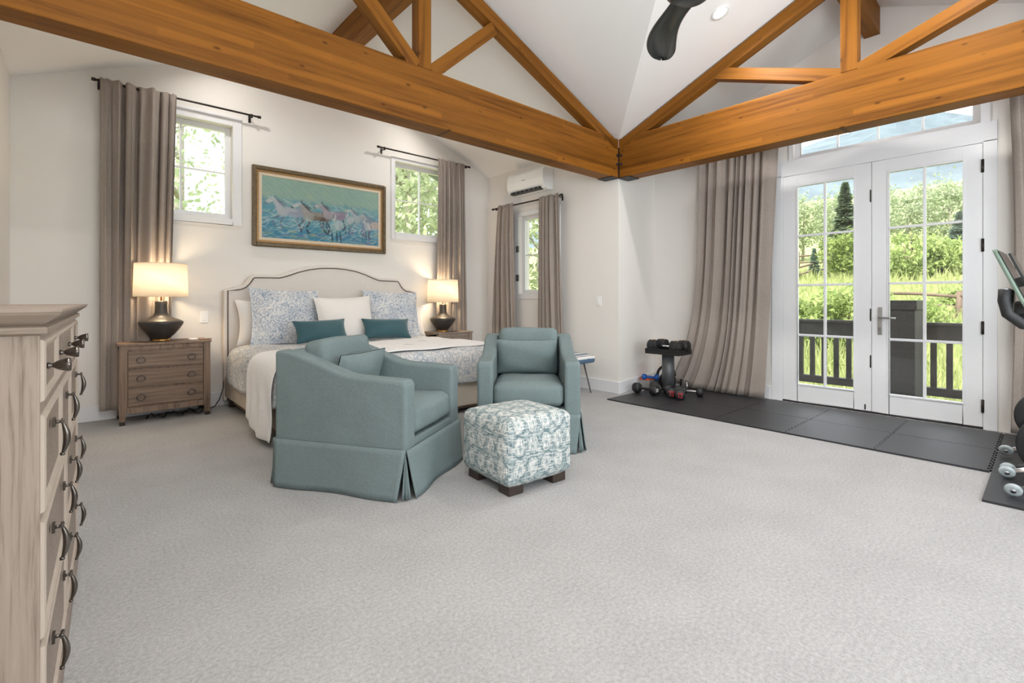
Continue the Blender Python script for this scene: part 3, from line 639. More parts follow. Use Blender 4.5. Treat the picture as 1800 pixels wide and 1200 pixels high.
for _ in range(260):
    cx = rng.uniform(0, 1); cy = 0.50 + rng.normal(0, 0.13)
    blot(cx, cy, rng.uniform(0.012, 0.05), rng.uniform(0.004, 0.009), rng.uniform(-1.4, 0.9), [L(160, 160, 190), L(206, 210, 212), L(110, 160, 190), L(140, 190, 190), L(150, 140, 150), L(96, 130, 160)][rng.integers(0, 6)], 0.34)
for _ in range(170):
    cx = rng.uniform(0, 1); cy = 0.72 + rng.normal(0, 0.07)
    blot(cx, cy, rng.uniform(0.02, 0.06), rng.uniform(0.004, 0.010), rng.uniform(-1.2, 0.4), [L(222, 230, 230), L(170, 206, 216), L(120, 170, 200)][rng.integers(0, 3)], 0.65)
P = [[(1.478 + (2.847 - 1.478) * i / (NW - 1), -0.020, 2.462 - (2.462 - 1.783) * j / (NH - 1)) for i in range(NW)] for j in range(NH)]
b = MB().grid(P, sm=False); cv = b.obj('canvas', 'mattecream', pt, recalc=False)
ca = cv.data.color_attributes.new('paint', 'FLOAT_COLOR', 'POINT'); full = np.ones((NH * NW, 4)); full[:, :3] = img.reshape(-1, 3) * 0.74; ca.data.foreach_set('color', full.ravel())
t = NT('oil_paint'); at = t.n('Attribute', attribute_name='paint'); t.base(at.outputs[0], 0.7, 0, 0.2); t.bump(t.noise(t.coord(), 160), 0.2, 0.002); cv.data.materials[0] = t.m

# ------------------------------------------------------------------ air conditioner, wall plates
ac = thing('air_conditioner', 'white split air conditioner high on the wall above the narrow window', 'air conditioner', (XA, 0, 0))
prof = [(0.0, 2.56), (-0.09, 2.548), (-0.15, 2.565), (-0.19, 2.615), (-0.205, 2.70), (-0.20, 2.80), (-0.17, 2.835), (0, 2.84)]
MB().prism(prof, lambda a, c, h: (a, h, c), 4.40, 5.11).obj('housing', 'plastic', ac, bevel=0.008)
v_ = bx(-0.172, -0.10, 4.47, 5.05, 2.556, 2.590).obj('outlet_slot', 'black', ac); v_.location = (-0.012, 0, -0.004)
b = MB()
for i in range(7): y = 4.50 + i * 0.087; b.box(-0.187, -0.12, y - 0.003, y + 0.003, 2.556, 2.588)
b.box(-0.182, -0.12, 4.47, 5.05, 2.570, 2.574); b.obj('vane', 'grey', ac)
bx(-0.2065, -0.2035, 4.735, 4.795, 2.706, 2.716).obj('badge', 'grey', ac)
def plate(name, label, horiz, c, z, wd, ht, sub, cat):
    o = thing(name, label, cat, c)
    f = (lambda a0, a1, n0, n1, z0, z1: bx(a0, a1, n0, n1, z0, z1)) if horiz else (lambda a0, a1, n0, n1, z0, z1: bx(n0, n1, a0, a1, z0, z1))
    f(-wd / 2, wd / 2, -0.006, 0, z - ht / 2, z + ht / 2).obj('cover_plate', 'plastic', o, bevel=0.002)
    f(-wd / 4.5, wd / 4.5, -0.010, -0.006, z - ht / 3.3, z + ht / 3.3).obj(sub, 'plastic', o, bevel=0.002)
    return o
plate('light_switch', 'white light switch on the wall right of the narrow window', False, (XA, 3.645, 0), 1.08, 0.075, 0.118, 'rocker', 'light switch')
plate('light_switch', 'white wall plate between the left lamp and the headboard', True, (0.94, YH, 0), 0.92, 0.075, 0.118, 'rocker', 'light switch')

# ------------------------------------------------------------------ tall dresser (front faces +X)
dr = thing('dresser', 'tall washed grey oak dresser with dark pulls at the left edge', 'dresser', (-0.063, 1.40, 0), math.atan2(1.30, 0.047))
W_ = 1.30
b = MB(); b.box(0, W_, 0.0, 0.36, 0.09, 1.03); b.obj('carcass', 'greywood', dr, bevel=0.004)
b = MB(); b.box(-0.008, W_ + 0.008, -0.008, 0.36, 0.0, 0.09); b.obj('plinth', 'greywood_h', dr, bevel=0.006)
prof = [(0.0, 1.025), (0.012, 1.030), (0.012, 1.042), (0.004, 1.046), (0.012, 1.052), (0.032, 1.068), (0.036, 1.074), (0.036, 1.080)]
rows_ = []
for d, z in prof: rows_.append([(-d, 0.36, z), (-d, -d, z), (W_ + d, -d, z), (W_ + d, 0.36, z)])
b = MB().grid(rows_, sm=False); d = 0.036
b.add([(-d, 0.36, 1.08), (-d, -d, 1.08), (W_ + d, -d, 1.08), (W_ + d, 0.36, 1.08)], [(0, 1, 2, 3)])
b.obj('cornice_top', 'greywood_h', dr)
def pull(par, x, z):
    b = MB(); b.box(x - 0.012, x + 0.012, -0.012, -0.006, z - 0.010, z + 0.010); b.cyl((x, -0.006, z), (x, -0.024, z), 0.004, n=10)
    b.cyl((x - 0.014, -0.024, z + 0.002), (x + 0.014, -0.024, z + 0.002), 0.004, n=10)
    n = 12; pts = [(x, -0.024 - 0.008 * math.sin(math.pi * i / n), z - 0.078 * i / n) for i in range(n + 1)]
    b.tube(pts, [0.0028 + 0.0042 * math.sin(math.pi * i / n) for i in range(n + 1)], 8); b.lathe([(0, -0.006), (0.007, -0.004), (0.007, 0.004), (0, 0.006)], 10, T(x, -0.024, z - 0.078) @ Matrix.Scale(0.7, 4)); return b.obj('bail_pull', 'knob', par)
def knob(par, x, z):
    return MB().lathe([(0.008, 0.0), (0.009, 0.004), (0.005, 0.010), (0.007, 0.014), (0.010, 0.018), (0.014, 0.026), (0.018, 0.040), (0.019, 0.046), (0.017, 0.049), (0.0, 0.050)], 20, T(x, -0.004, z, R(90)) @ Matrix.Scale(0.82, 4)).obj('knob', 'knob', par)
def drawer(x0, x1, z0, z1, pulls, kn=False):
    w_ = 0.022; b = MB(); b.box(x0 + w_, x1 - w_, -0.002, 0.004, z0 + w_, z1 - w_)
    d = b.obj('drawer', 'greywood_h', dr)
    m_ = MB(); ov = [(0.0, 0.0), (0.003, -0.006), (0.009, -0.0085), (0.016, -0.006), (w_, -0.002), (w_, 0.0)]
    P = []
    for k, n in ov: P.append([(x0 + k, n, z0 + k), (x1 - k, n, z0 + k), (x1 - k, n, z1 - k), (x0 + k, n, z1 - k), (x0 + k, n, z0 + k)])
    m_.grid(P, sm=False); m_.obj('drawer_moulding', 'greywood_lit', d)
    for px, pz in pulls: knob(d, px, pz) if kn else pull(d, px, pz)
T_ = lambda t_: t_ * W_
drawer(T_(0.005), T_(0.243), 0.885, 1.016, [(T_(0.066), 0.953)], True); drawer(T_(0.25), T_(0.745), 0.885, 1.016, [(T_(0.33), 0.953), (T_(0.60), 0.951)], True); drawer(T_(0.752), T_(0.995), 0.885, 1.016, [(T_(0.88), 0.95)], True)
drawer(T_(0.005), T_(0.345), 0.652, 0.858, [(T_(0.14), 0.808)]); drawer(T_(0.352), T_(0.648), 0.652, 0.858, [(T_(0.48), 0.806)]); drawer(T_(0.655), T_(0.995), 0.652, 0.858, [(T_(0.86), 0.81)])
for z0, z1, zp in ((0.390, 0.634, 0.56), (0.118, 0.372, 0.30)):
    drawer(T_(0.005), T_(0.497), z0, z1, [(T_(0.135), zp), (T_(0.39), zp)]); drawer(T_(0.503), T_(0.995), z0, z1, [(T_(0.62), zp), (T_(0.865), zp)])

# ------------------------------------------------------------------ nightstands and lamps
def nightstand(name, label, x0, x1, y0, y1, zt, mat, dmat, grp):
    o = thing(name, label, 'nightstand', ((x0 + x1) / 2, (y0 + y1) / 2, 0), 0, grp)
    w_, d = (x1 - x0) / 2, (y1 - y0) / 2
    bx(-w_ - 0.012, w_ + 0.012, -d - 0.012, d + 0.01, zt - 0.02, zt).obj('top', mat, o, bevel=0.004)
    b = MB(); b.box(-w_ + 0.04, w_ - 0.04, -d + 0.015, d, 0.10, zt - 0.02); b.box(-w_, w_, -d + 0.006, d, zt - 0.06, zt - 0.02); b.box(-w_, -w_ + 0.04, -d + 0.01, d, 0.10, zt - 0.02); b.box(w_ - 0.04, w_, -d + 0.01, d, 0.10, zt - 0.02)
    b.box(-w_ + 0.05, w_ - 0.05, -d + 0.004, d, 0.095, 0.145); b.obj('carcass', mat, o, bevel=0.003)
    for sx in (-1, 1):
        for sy in (-1, 1):
            xa, ya = sx * (w_ - 0.025), sy * (d - 0.025); V = []
            for z, r in ((zt - 0.02, 0.027), (0.16, 0.027), (0.03, 0.019)): V.append([(xa + sx * (0.0 if z > 0.1 else 0.006) + a * r, ya + c * r, z) for a, c in ((-1, -1), (1, -1), (1, 1), (-1, 1), (-1, -1))])
            lg = MB().grid(V, sm=False).obj('leg', mat, o)
            bx(xa + sx * 0.006 - 0.020, xa + sx * 0.006 + 0.020, ya - 0.020, ya + 0.020, 0, 0.032).obj('foot_cap', 'rod', lg)
    h = (zt - 0.065 - 0.15) / 3
    for i in range(3):
        z0 = 0.15 + i * h; dwr = bx(-w_ + 0.058, w_ - 0.058, -d - 0.0, -d + 0.02, z0 + 0.010, z0 + h - 0.008).obj('drawer', dmat, o, bevel=0.003)
        for sx in (-1, 1):
            cx, cz = sx * w_ * 0.56, z0 + h / 2; n = 20
            b = MB(); b.tube([(cx + 0.030 * math.cos(a) * (1.0), -d - 0.008, cz + 0.026 * math.sin(a)) for a in [2 * math.pi * k_ / n for k_ in range(n)]], 0.0035, 6, closed=True)
            b.box(cx - 0.006, cx + 0.006, -d - 0.012, -d, cz + 0.022, cz + 0.034); b.obj('ring_pull', 'bronze', dwr)
    return o
nightstand('nightstand', 'brown oak three drawer nightstand left of the bed, dark lamp on it', 0.25, 0.925, 5.375, 5.765, 0.712, 'nightwood', 'nightdrawer', 'nightstands beside the bed')
nightstand('nightstand', 'grey oak nightstand right of the bed, mostly hidden by the bedding', 3.52, 4.06, 5.375, 5.765, 0.66, 'greywood', 'greywood_h', 'nightstands beside the bed')
def table_lamp(label, x, y, z, rs, zs0, zs1, k_):
    o = thing('table_lamp', label, 'lamp', (x, y, z), 0, 'table lamps beside the bed')
    MB().lathe([(0.066 * k_, 0), (0.068 * k_, 0.004), (0.068 * k_, 0.018), (0.0, 0.019)], 40).obj('brass_foot', 'brass', o)
    pr = [(0.06, 0.019), (0.075, 0.03), (0.105, 0.06), (0.145, 0.11), (0.172, 0.155), (0.176, 0.172), (0.170, 0.183), (0.145, 0.196), (0.10, 0.214), (0.065, 0.235), (0.050, 0.262), (0.047, 0.33), (0.049, 0.365), (0.044, 0.372), (0.0, 0.372)]
    hz_ = (zs0 - z - 0.02) / 0.372
    MB().lathe([(r * k_, zz * min(1, hz_)) for r, zz in pr], 40).obj('ceramic_body', 'lampbase', o)
    top = 0.372 * min(1, hz_)
    MB().cyl((0, 0, top), (0, 0, zs1 - z - 0.02), 0.008).obj('brass_stem', 'brass', o)
    z0, z1 = zs0 - z, zs1 - z
    MB().lathe([(rs, z0), (rs * 0.955, z1)], 56, caps=False).obj('lamp_shade', 'shade', o, solid=0.002)
    MB().tube([(rs * 0.955 * math.cos(a), rs * 0.955 * math.sin(a), z1) for a in [2 * math.pi * i / 40 for i in range(40)]], 0.003, 6, closed=True).tube([(rs * math.cos(a), rs * math.sin(a), z0) for a in [2 * math.pi * i / 40 for i in range(40)]], 0.003, 6, closed=True).obj('shade_rim', 'liner', o)
    b = MB()
    for a in (0, 2.09, 4.19): b.cyl((0, 0, z1 - 0.02), (rs * 0.95 * math.cos(a), rs * 0.95 * math.sin(a), z1 - 0.012), 0.002, n=6)
    b.obj('shade_spider', 'brass', o)
    lamp('bulb_lamp', 'POINT', (0, 0, (z0 + z1) / 2), 17, (1, 0.76, 0.48), o, shadow_soft_size=0.07)
    return o
table_lamp('lit black ceramic table lamp with drum shade on the left nightstand', 0.562, 5.56, 0.713, 0.212, 1.125, 1.432, 1.0)
table_lamp('lit black ceramic table lamp with drum shade on the right nightstand', 3.70, 5.56, 0.661, 0.212, 1.062, 1.366, 1.0)
tag(MB().lathe([(0.0, 0), (0.036, 0.0), (0.042, 0.006), (0.040, 0.014), (0.030, 0.018), (0, 0.019)], 28, T(0.80, 5.46, 0.713)).obj('charger_puck', 'plastic'), 'small round white puck on the left nightstand', 'charger')
tag(bx(0.85, 0.95, 5.42, 5.50, 0.713, 0.722).obj('notebook', 'nightwood', bevel=0.003), 'flat dark notebook lying at the right end of the left nightstand', 'notebook')
b = MB(); b.tube([(0.45 + 0.5 * i / 24, 5.52 + 0.08 * math.sin(i * 0.9), 0.012 + 0.03 * abs(math.sin(i * 0.5)) * (i % 3 > 0)) for i in range(25)], 0.006, 6)
b.tube([(0.95, 5.55, 0.02), (1.0, 5.58, 0.03), (1.05, 5.62, 0.09), (1.09, 5.66, 0.20), (1.11, 5.72, 0.30), (1.115, 5.75, 0.36)], 0.005, 6)
tag(b.obj('power_cord', 'black'), 'black power cords trailing under the left nightstand to the bed', 'cord')

# ------------------------------------------------------------------ bed
bed = thing('bed', 'king bed with arched oatmeal headboard and beige upholstered frame', 'bed', (2.236, 0, 0))
half = [(1.10, 0.0), (1.10, 1.192), (1.02, 1.197), (0.97, 1.207), (0.93, 1.228), (0.895, 1.265), (0.862, 1.318), (0.85, 1.332), (0.60, 1.336), (0.56, 1.345), (0.50, 1.365), (0.40, 1.405), (0.28, 1.440), (0.14, 1.462), (0.0, 1.468)]
def outline(off):
    pts = [(-x, z) for x, z in half] + [(x, z) for x, z in half[::-1][1:]]; out = []
    for i, (x, z) in enumerate(pts):
        if i == 0 or i == len(pts) - 1: out.append((x + math.copysign(off, x), 0.05)); continue
        a, c = Vector(pts[i - 1]), Vector(pts[i + 1]); d = (c - a).normalized(); n = Vector((-d.y, d.x)); out.append((x + n.x * off, z + n.y * off))
    return out
MB().prism(outline(0.036), lambda a, c, h: (a, h, c), 5.685, 5.772).obj('headboard', 'headboard', bed, bevel=0.012)
MB().tube([(x, 5.684, z) for x, z in outline(0.0)], 0.0065, 6).obj('nailhead_trim', 'piping', bed)
for sx in (-1, 1): bx(sx * 1.10 - 0.03, sx * 1.10 + 0.03, 3.80, 5.69, 0.10, 0.31).obj('side_rail', 'bedrail', bed, bevel=0.012)
bx(-1.13, 1.13, 3.765, 3.825, 0.075, 0.31).obj('footboard', 'bedrail', bed, bevel=0.012)
bx(-1.07, 1.07, 3.86, 5.66, 0.03, 0.11).obj('under_bed_panel', 'nightwood', bed)
for sx in (-1, 1):
    for y in (3.83, 5.62): bx(sx * 1.07 - 0.035, sx * 1.07 + 0.035, y - 0.035, y + 0.035, 0, 0.12).obj('leg', 'darkwood', bed, bevel=0.004)
MB().rbox(2.12, 1.80, 0.28, 0.06, 8, X=T(0, 4.74, 0.44)).obj('mattress', 'whitecloth', bed)
cx = 2.236
# duvet: a puffy shell over top, left side, right side and foot
def drape(name, mat, label, cat, xs, ys, zt, drop, hang_y0, puff, solid, seed, lean=0.0, foot=True, skew=0.0):
    """shell over the mattress; drop(side,y)->hem z for left/right; hang_y0 hem z at the foot"""
    rr = random.Random(seed); x0, x1 = xs; y0, y1 = ys; nA, nL = 26, 60; P = []
    for j in range(nL + 1):
        v = j / nL
        if foot:
            Lh = zt - hang_y0; Lt = y1 - y0; s_ = v * (Lh + Lt)
            y, zf, tt = (y0, hang_y0 + s_, 0) if s_ < Lh else (y0 + (s_ - Lh), zt, 1)
        else: y, zf, tt = y0 + (y1 - y0) * v, zt, 1
        row = []
        lz, rz2 = drop(0, y), drop(1, y)
        for i in range(61):
            u = i / 60; yk = y + skew * (u - 0.5) * (v if not foot else 0)
            zz = min(zf, zt)
            hl, hr = max(0.0, zz - lz) if tt else 0.0, max(0.0, zz - rz2) if tt else 0.0
            tot = hl + hr + (x1 - x0); s_ = u * tot
            if s_ < hl: p = Vector((x0 - lean * (1 - s_ / max(hl, 1e-4)), yk - lean * 1.2 * (1 - s_ / max(hl, 1e-4)), lz + s_))
            elif s_ < hl + (x1 - x0): p = Vector((x0 + (s_ - hl), yk, zz))
            else: p = Vector((x1 + lean * (s_ - hl - (x1 - x0)) / max(hr, 1e-4), y, zz - (s_ - hl - (x1 - x0))))
            row.append(p)
        P.append(row)
    # smooth the creases and add puffs
    A = np.array([[list(p) for p in r] for r in P])
    for _ in range(7):
        B = A.copy(); B[1:-1] = (A[:-2] + A[2:] + 2 * A[1:-1]) / 4; A2 = B.copy(); A2[:, 1:-1] = (B[:, :-2] + B[:, 2:] + 2 * B[:, 1:-1]) / 4; A = A2
    du = np.gradient(A, axis=0); dv = np.gradient(A, axis=1); N = np.cross(dv, du); N /= np.linalg.norm(N, axis=2, keepdims=True) + 1e-9
    ph = [rr.uniform(0, 6) for _ in range(6)]
    pf = np.sin(A[..., 1] * 7 + ph[0] + A[..., 0] * 2) * np.sin(A[..., 0] * 5.5 + ph[1]) + 0.6 * np.sin(A[..., 0] * 13 + A[..., 1] * 8 + ph[2]) + 0.5 * np.sin(A[..., 1] * 19 + ph[3] + A[..., 2] * 6)
    side = np.clip((zt - 0.06 - A[..., 2]) / 0.25, 0, 1)
    pf = pf * (0.55 + 0.5 * side) + side * 0.9 * np.sin(A[..., 1] * 26 + ph[4] + 2 * np.sin(A[..., 2] * 9))
    A = A + N * (puff * pf)[..., None]
    o = MB().grid([[tuple(p) for p in r] for r in A]).obj(name, mat, solid=solid, sub=1)
    return tag(o, label, cat)
drape('duvet', 'duvet', 'faded blue scroll print duvet spread over the bed, hanging at foot and side', 'duvet', (cx - 1.145, cx + 1.145), (3.73, 5.45), 0.618, lambda s_, y: 0.27 if s_ == 0 else 0.30, 0.30, 0.012, 0.03, 21, lean=0.015)
drape('coverlet', 'coverlet', 'white coverlet across the bed, falling nearly to the floor behind the near armchair', 'blanket', (cx - 1.175, cx + 1.165), (3.845, 4.86), 0.640, lambda s_, y: 0.05 + 0.12 * max(0, (y - 4.2)), 0.50, 0.008, 0.012, 23, lean=0.05, foot=False, skew=0.75)
def cushion(name, mat, label, cat, wd, ht, th, loc, tilt, rz, group=None, flange=0.0, seed=1, roll=0.0, pinch=0.10):
    o = MB().pillow(wd, ht, th, T(0, 0, 0, 0, roll, 0), 20, flange, 0, pinch, seed).obj(name, mat)
    o.location = loc; o.rotation_euler = (tilt, 0, rz); return tag(o, label, cat, group)
cushion('pillow', 'whitecloth', 'white sleeping pillow standing against the left of the headboard', 'pillow', 0.80, 0.48, 0.18, (1.58, 5.585, 0.86), R(-9), R(2), 'pillows on the bed', seed=2)
cushion('pillow', 'whitecloth', 'white sleeping pillow peeking out right of the right scroll print pillow', 'pillow', 0.80, 0.42, 0.18, (3.02, 5.575, 0.80), R(-10), R(-2), 'pillows on the bed', seed=3)
cushion('pillow', 'paisley', 'square blue scroll print pillow left, behind a teal velvet cushion', 'pillow', 0.72, 0.62, 0.17, (1.635, 5.44, 0.915), R(-16), R(3), 'pillows on the bed', 0.14, 4, R(3), 0.07)
cushion('pillow', 'paisley', 'square blue scroll print pillow right, next to the right lamp', 'pillow', 0.72, 0.62, 0.17, (2.88, 5.44, 0.905), R(-16), R(-3), 'pillows on the bed', 0.14, 6, R(2), 0.07)
cushion('pillow', 'whitecloth', 'plain white square pillow in the middle of the pillow row', 'pillow', 0.66, 0.54, 0.17, (2.245, 5.33, 0.875), R(-18), R(0), 'pillows on the bed', 0, 8, R(-2), 0.06)
cushion('cushion', 'velvet', 'teal velvet lumbar cushion, left one, before the left scroll print pillow', 'cushion', 0.57, 0.25, 0.13, (1.885, 5.10, 0.772), R(-24), R(5), 'teal velvet cushions on the bed', 0, 9, R(-1), 0.09)
cushion('cushion', 'velvet', 'teal velvet lumbar cushion, right one, before the right scroll print pillow', 'cushion', 0.57, 0.25, 0.13, (2.63, 5.10, 0.765), R(-26), R(-4), 'teal velvet cushions on the bed', 0, 12, R(2), 0.09)

# ------------------------------------------------------------------ armchairs (local +X is forward)
def armchair(label):
    o = thing('armchair', label, 'armchair', (0, 0, 0), 0, 'teal slipcovered armchairs')
    hw, hd, at = 0.374, 0.438, 0.115
    def top(x):
        t_ = min(1, max(0, (x + hd - 0.05) / 0.50)); s_ = t_ * t_ * (3 - 2 * t_); return 0.795 - 0.125 * (0.85 * s_ + 0.15 * t_) - 0.018 * max(0, (x + 0.05)) / 0.45
    xs = [-hd + 2 * hd * i / 22 for i in range(23)]
    poly = [(-hd, 0.24)] + [(x, top(x)) for x in xs[:-1]] + [(hd - 0.02, top(hd) - 0.001), (hd, top(hd) - 0.022), (hd, 0.24)]
    for sy in (-1, 1):
        lo, hi = sorted((sy * hw, sy * (hw - at)))
        MB().prism(poly, lambda a, c, h: (a, h, c), lo, hi).obj('arm_panel', 'teal', o, bevel=0.022, seg=3)
        # welt along the front edge of the arm
        pts = [(hd + 0.001, sy * (hw - 0.008), 0.27 + 0.05 * i) for i in range(8)]
    bx(-hd + 0.002, -hd + 0.13, -hw + 0.02, hw - 0.02, 0.24, 0.79).obj('back_panel', 'teal', o, bevel=0.022, seg=3)
    bx(-hd + 0.02, hd - 0.012, -hw + 0.02, hw - 0.02, 0.22, 0.31).obj('seat_deck', 'teal', o, bevel=0.01)
    # slipcover skirt: four panels, kick pleats at the corners
    zt = 0.275
    def panel(p, q, n, seed):
        rr = random.Random(seed); ph = rr.uniform(0, 6); P = []; p, q, n = Vector(p), Vector(q), Vector(n); L = (q - p).length; d = (q - p) / L
        for i in range(31):
            u = i / 30; row = []
            for j in range(9):
                v = j / 8; fl = 0.006 + 0.034 * v ** 1.2 + 0.018 * v * math.sin(u * 7 + ph) * math.sin(u * math.pi)
                e = (abs(u - 0.5) * 2) ** 10
                w_ = p + d * (u * L) + d * ((u - 0.5) * 2 * -0.034 * v * (abs(u - 0.5) * 2) ** 3) + n * (fl + 0.004 * e * v)
                row.append((w_.x, w_.y, zt - (zt - 0.004) * v))
            P.append(row)
        return P
    c4 = [(-hd, -hw), (hd, -hw), (hd, hw), (-hd, hw)]; ns = [(0, -1, 0), (1, 0, 0), (0, 1, 0), (-1, 0, 0)]
    for k_ in range(4):
        a, c = c4[k_], c4[(k_ + 1) % 4]; MB().grid(panel((*a, 0), (*c, 0), ns[k_], k_ + 3)).obj('skirt_panel', 'teal', o, solid=0.006)
        x, y = a; P = []; sx, sy = (1 if x > 0 else -1), (1 if y > 0 else -1)
        for i in range(9):
            u = i / 8; row = []; ang = u * math.pi / 2
            for j in range(7):
                v = j / 6; r = 0.002 + 0.034 * v - 0.024 * v * math.sin(u * math.pi * 2) ** 2
                row.append((x - sx * 0.012 + sx * r * math.cos(ang), y - sy * 0.012 + sy * r * math.sin(ang), zt - 0.004 - (zt - 0.012) * v))
            P.append(row)
        MB().grid(P).obj('corner_pleat', 'teal', o, solid=0.004)
    MB().rbox(0.70, 2 * (hw - at) - 0.004, 0.165, 0.045, 12, 0.018, T(0.082, 0, 0.392, 0, R(-2)), nz=0.002).obj('seat_cushion', 'teal', o)
    MB().rbox(0.17, 2 * (hw - at) - 0.02, 0.40, 0.05, 12, 0.0, T(-0.235, 0, 0.655, 0, R(-10)), nz=0.003, seed=2).obj('back_cushion', 'teal', o)
    return o
CH1 = (1.410, 2.920, 0); A1 = R(-58); CH2 = (2.710, 2.832, 0); A2 = R(-133.4)
ch = armchair('teal linen armchair nearest the viewer, left, turned toward the ottoman'); ch.location = CH1; ch.rotation_euler = (0, 0, A1)
dup(ch, CH2, A2, 'teal linen armchair behind the ottoman, facing the viewer')
def chair_pillow(base_loc, ang, label, seed, tilt):
    o = MB().pillow(0.50, 0.30, 0.15, None, 18, 0, 0, 0.05, seed).obj('throw_pillow', 'teal')
    X = Matrix.Translation(base_loc) @ Matrix.Rotation(ang, 4, 'Z') @ T(-0.11, -0.015, 0.625, 0, 0, R(-90)) @ Matrix.Rotation(tilt, 4, 'X')
    o.matrix_world = X; return tag(o, label, 'throw pillow', 'teal throw pillows on the armchairs')
chair_pillow(CH1, A1, 'teal throw pillow on the seat of the nearest left armchair', 31, R(-20))
chair_pillow(CH2, A2, 'teal throw pillow on the armchair behind the ottoman', 35, R(-14))

# ------------------------------------------------------------------ ottoman
ot = thing('ottoman', 'square ottoman in white and teal ring print on dark block feet', 'ottoman', (2.005, 2.20, 0), R(-4))
b = MB().rbox(0.495, 0.472, 0.360, 0.035, 14, 0.022, T(0, 0, 0.238)); ob = b.obj('upholstered_body', 'ottoman', ot)
ul = ob.data.uv_layers.new(name='print')
for p in ob.data.polygons:
    n = p.normal
    for li in p.loop_indices:
        v = ob.data.vertices[ob.data.loops[li].vertex_index].co
        q = (v.x, v.y) if abs(n.z) > 0.7 else ((v.x + 0.5, v.z) if abs(n.y) > abs(n.x) else (v.y + 1.0, v.z))
        ul.data[li].uv = (q[0] / 0.098, q[1] / 0.122 + 0.1)
for sx in (-1, 1):
    for sy in (-1, 1): bx(sx * 0.165 - 0.052, sx * 0.165 + 0.052, sy * 0.155 - 0.052, sy * 0.155 + 0.052, 0, 0.064).obj('block_foot', 'darkwood', ot, bevel=0.004)

# ------------------------------------------------------------------ striped bench
bn = thing('bench', 'striped white and navy bench with thin metal legs behind the far armchair', 'bench', (4.285, 4.02, 0))
t = NT('navy_stripe_weave'); sp = t.n('SeparateXYZ'); t.l(t.coord(), sp.inputs[0]); f = t.math('FRACT', t.math('ADD', t.math('DIVIDE', t.math('ADD', t.math('ADD', sp.outputs[1], sp.outputs[2]), 0.10), 0.16), t.math('MULTIPLY', t.math('SUBTRACT', t.noise(t.coord(), 14, 2), 0.5), 0.10)))
t.base(t.ramp(f, [(0.0, srgb(82, 108, 134)), (0.32, srgb(228, 226, 222)), (0.60, srgb(90, 98, 112)), (0.72, srgb(226, 224, 220)), (0.88, srgb(160, 162, 166))], 'CONSTANT'), 0.9); M['stripe'] = t.m
MB().rbox(0.44, 0.92, 0.10, 0.035, 10, 0.012, T(0, 0, 0.405)).obj('seat', 'stripe', bn)
for sx in (-1, 1):
    for sy in (-1, 1): MB().cyl((sx * 0.15, sy * 0.33, 0.36), (sx * 0.20, sy * 0.40, 0.0), 0.011, 0.007, n=10).obj('leg', 'gunmetal', bn)

# ------------------------------------------------------------------ gym corner: foam tiles
def tooth_edge(p, q, n, amp, phase, sign):
    """puzzle edge from p to q; sign*amp pushes to the left normal"""
    p, q = Vector(p), Vector(q); d = (q - p); L = d.length; d /= L; nn = Vector((-d.y, d.x)); out = [p]
    st = L / n
    for i in range(n):
        if i in (0, n - 1): continue
        s_ = sign if (i + phase) % 2 else 0
        if s_ == 0: continue
        a = p + d * (i * st); c = p + d * ((i + 1) * st)
        for pt_, o_ in ((a + d * 0.006, 0), (a - d * 0.003, amp), (c + d * 0.003, amp), (c - d * 0.006, 0)): out.append(pt_ + nn * (s_ * o_))
    return out
def foam_tile(x0, x1, y0, y1, eS, eE, eN, eW, label, z=0.0, thick=0.013):
    g = 0.0018; x0 += g; x1 -= g; y0 += g; y1 -= g; N = 17
    poly = []
    for (p, q, s_) in (((x0, y0), (x1, y0), eS), ((x1, y0), (x1, y1), eE), ((x1, y1), (x0, y1), eN), ((x0, y1), (x0, y0), eW)):
        poly += tooth_edge(p, q, N, 0.012, 0, s_) if s_ else [Vector(p)]
    o = MB().prism([(v.x, v.y) for v in poly], lambda a, c, h: (a, c, h), z, z + thick).obj('foam_tile', 'foam')
    return tag(o, label, 'foam mat tile', 'charcoal interlocking foam floor tiles')
ys = [0.262, 0.857, 1.455, 2.05, 2.65, 3.245]; xs = [4.295, 4.93, 5.60]
pos = ['beside the exercise machine', 'in front of the right door leaf', 'in front of the left door leaf', 'under the swept curtain', 'under the dumbbell stand']
for i in range(5):
    for j in range(2):
        foam_tile(xs[j], xs[j + 1], ys[i], ys[i + 1], 1 if i else 1, (-1), (-1) if i < 4 else 0, 1 if j else 0, f"charcoal foam floor tile {pos[i]}, {'along the carpet edge' if j == 0 else 'along the door wall'}")
xs2 = [3.655, 4.29, 4.93, 5.60]
for j in range(3): foam_tile(xs2[j], xs2[j + 1], -0.36, 0.255, 0, -1 if j < 2 else 0, 0 if j == 0 else -1, 1 if j else 0, ['charcoal foam floor tile jutting onto the carpet at the right edge', 'charcoal foam floor tile under the middle of the exercise machine', 'charcoal foam floor tile under the exercise machine, nearest the wall'][j])

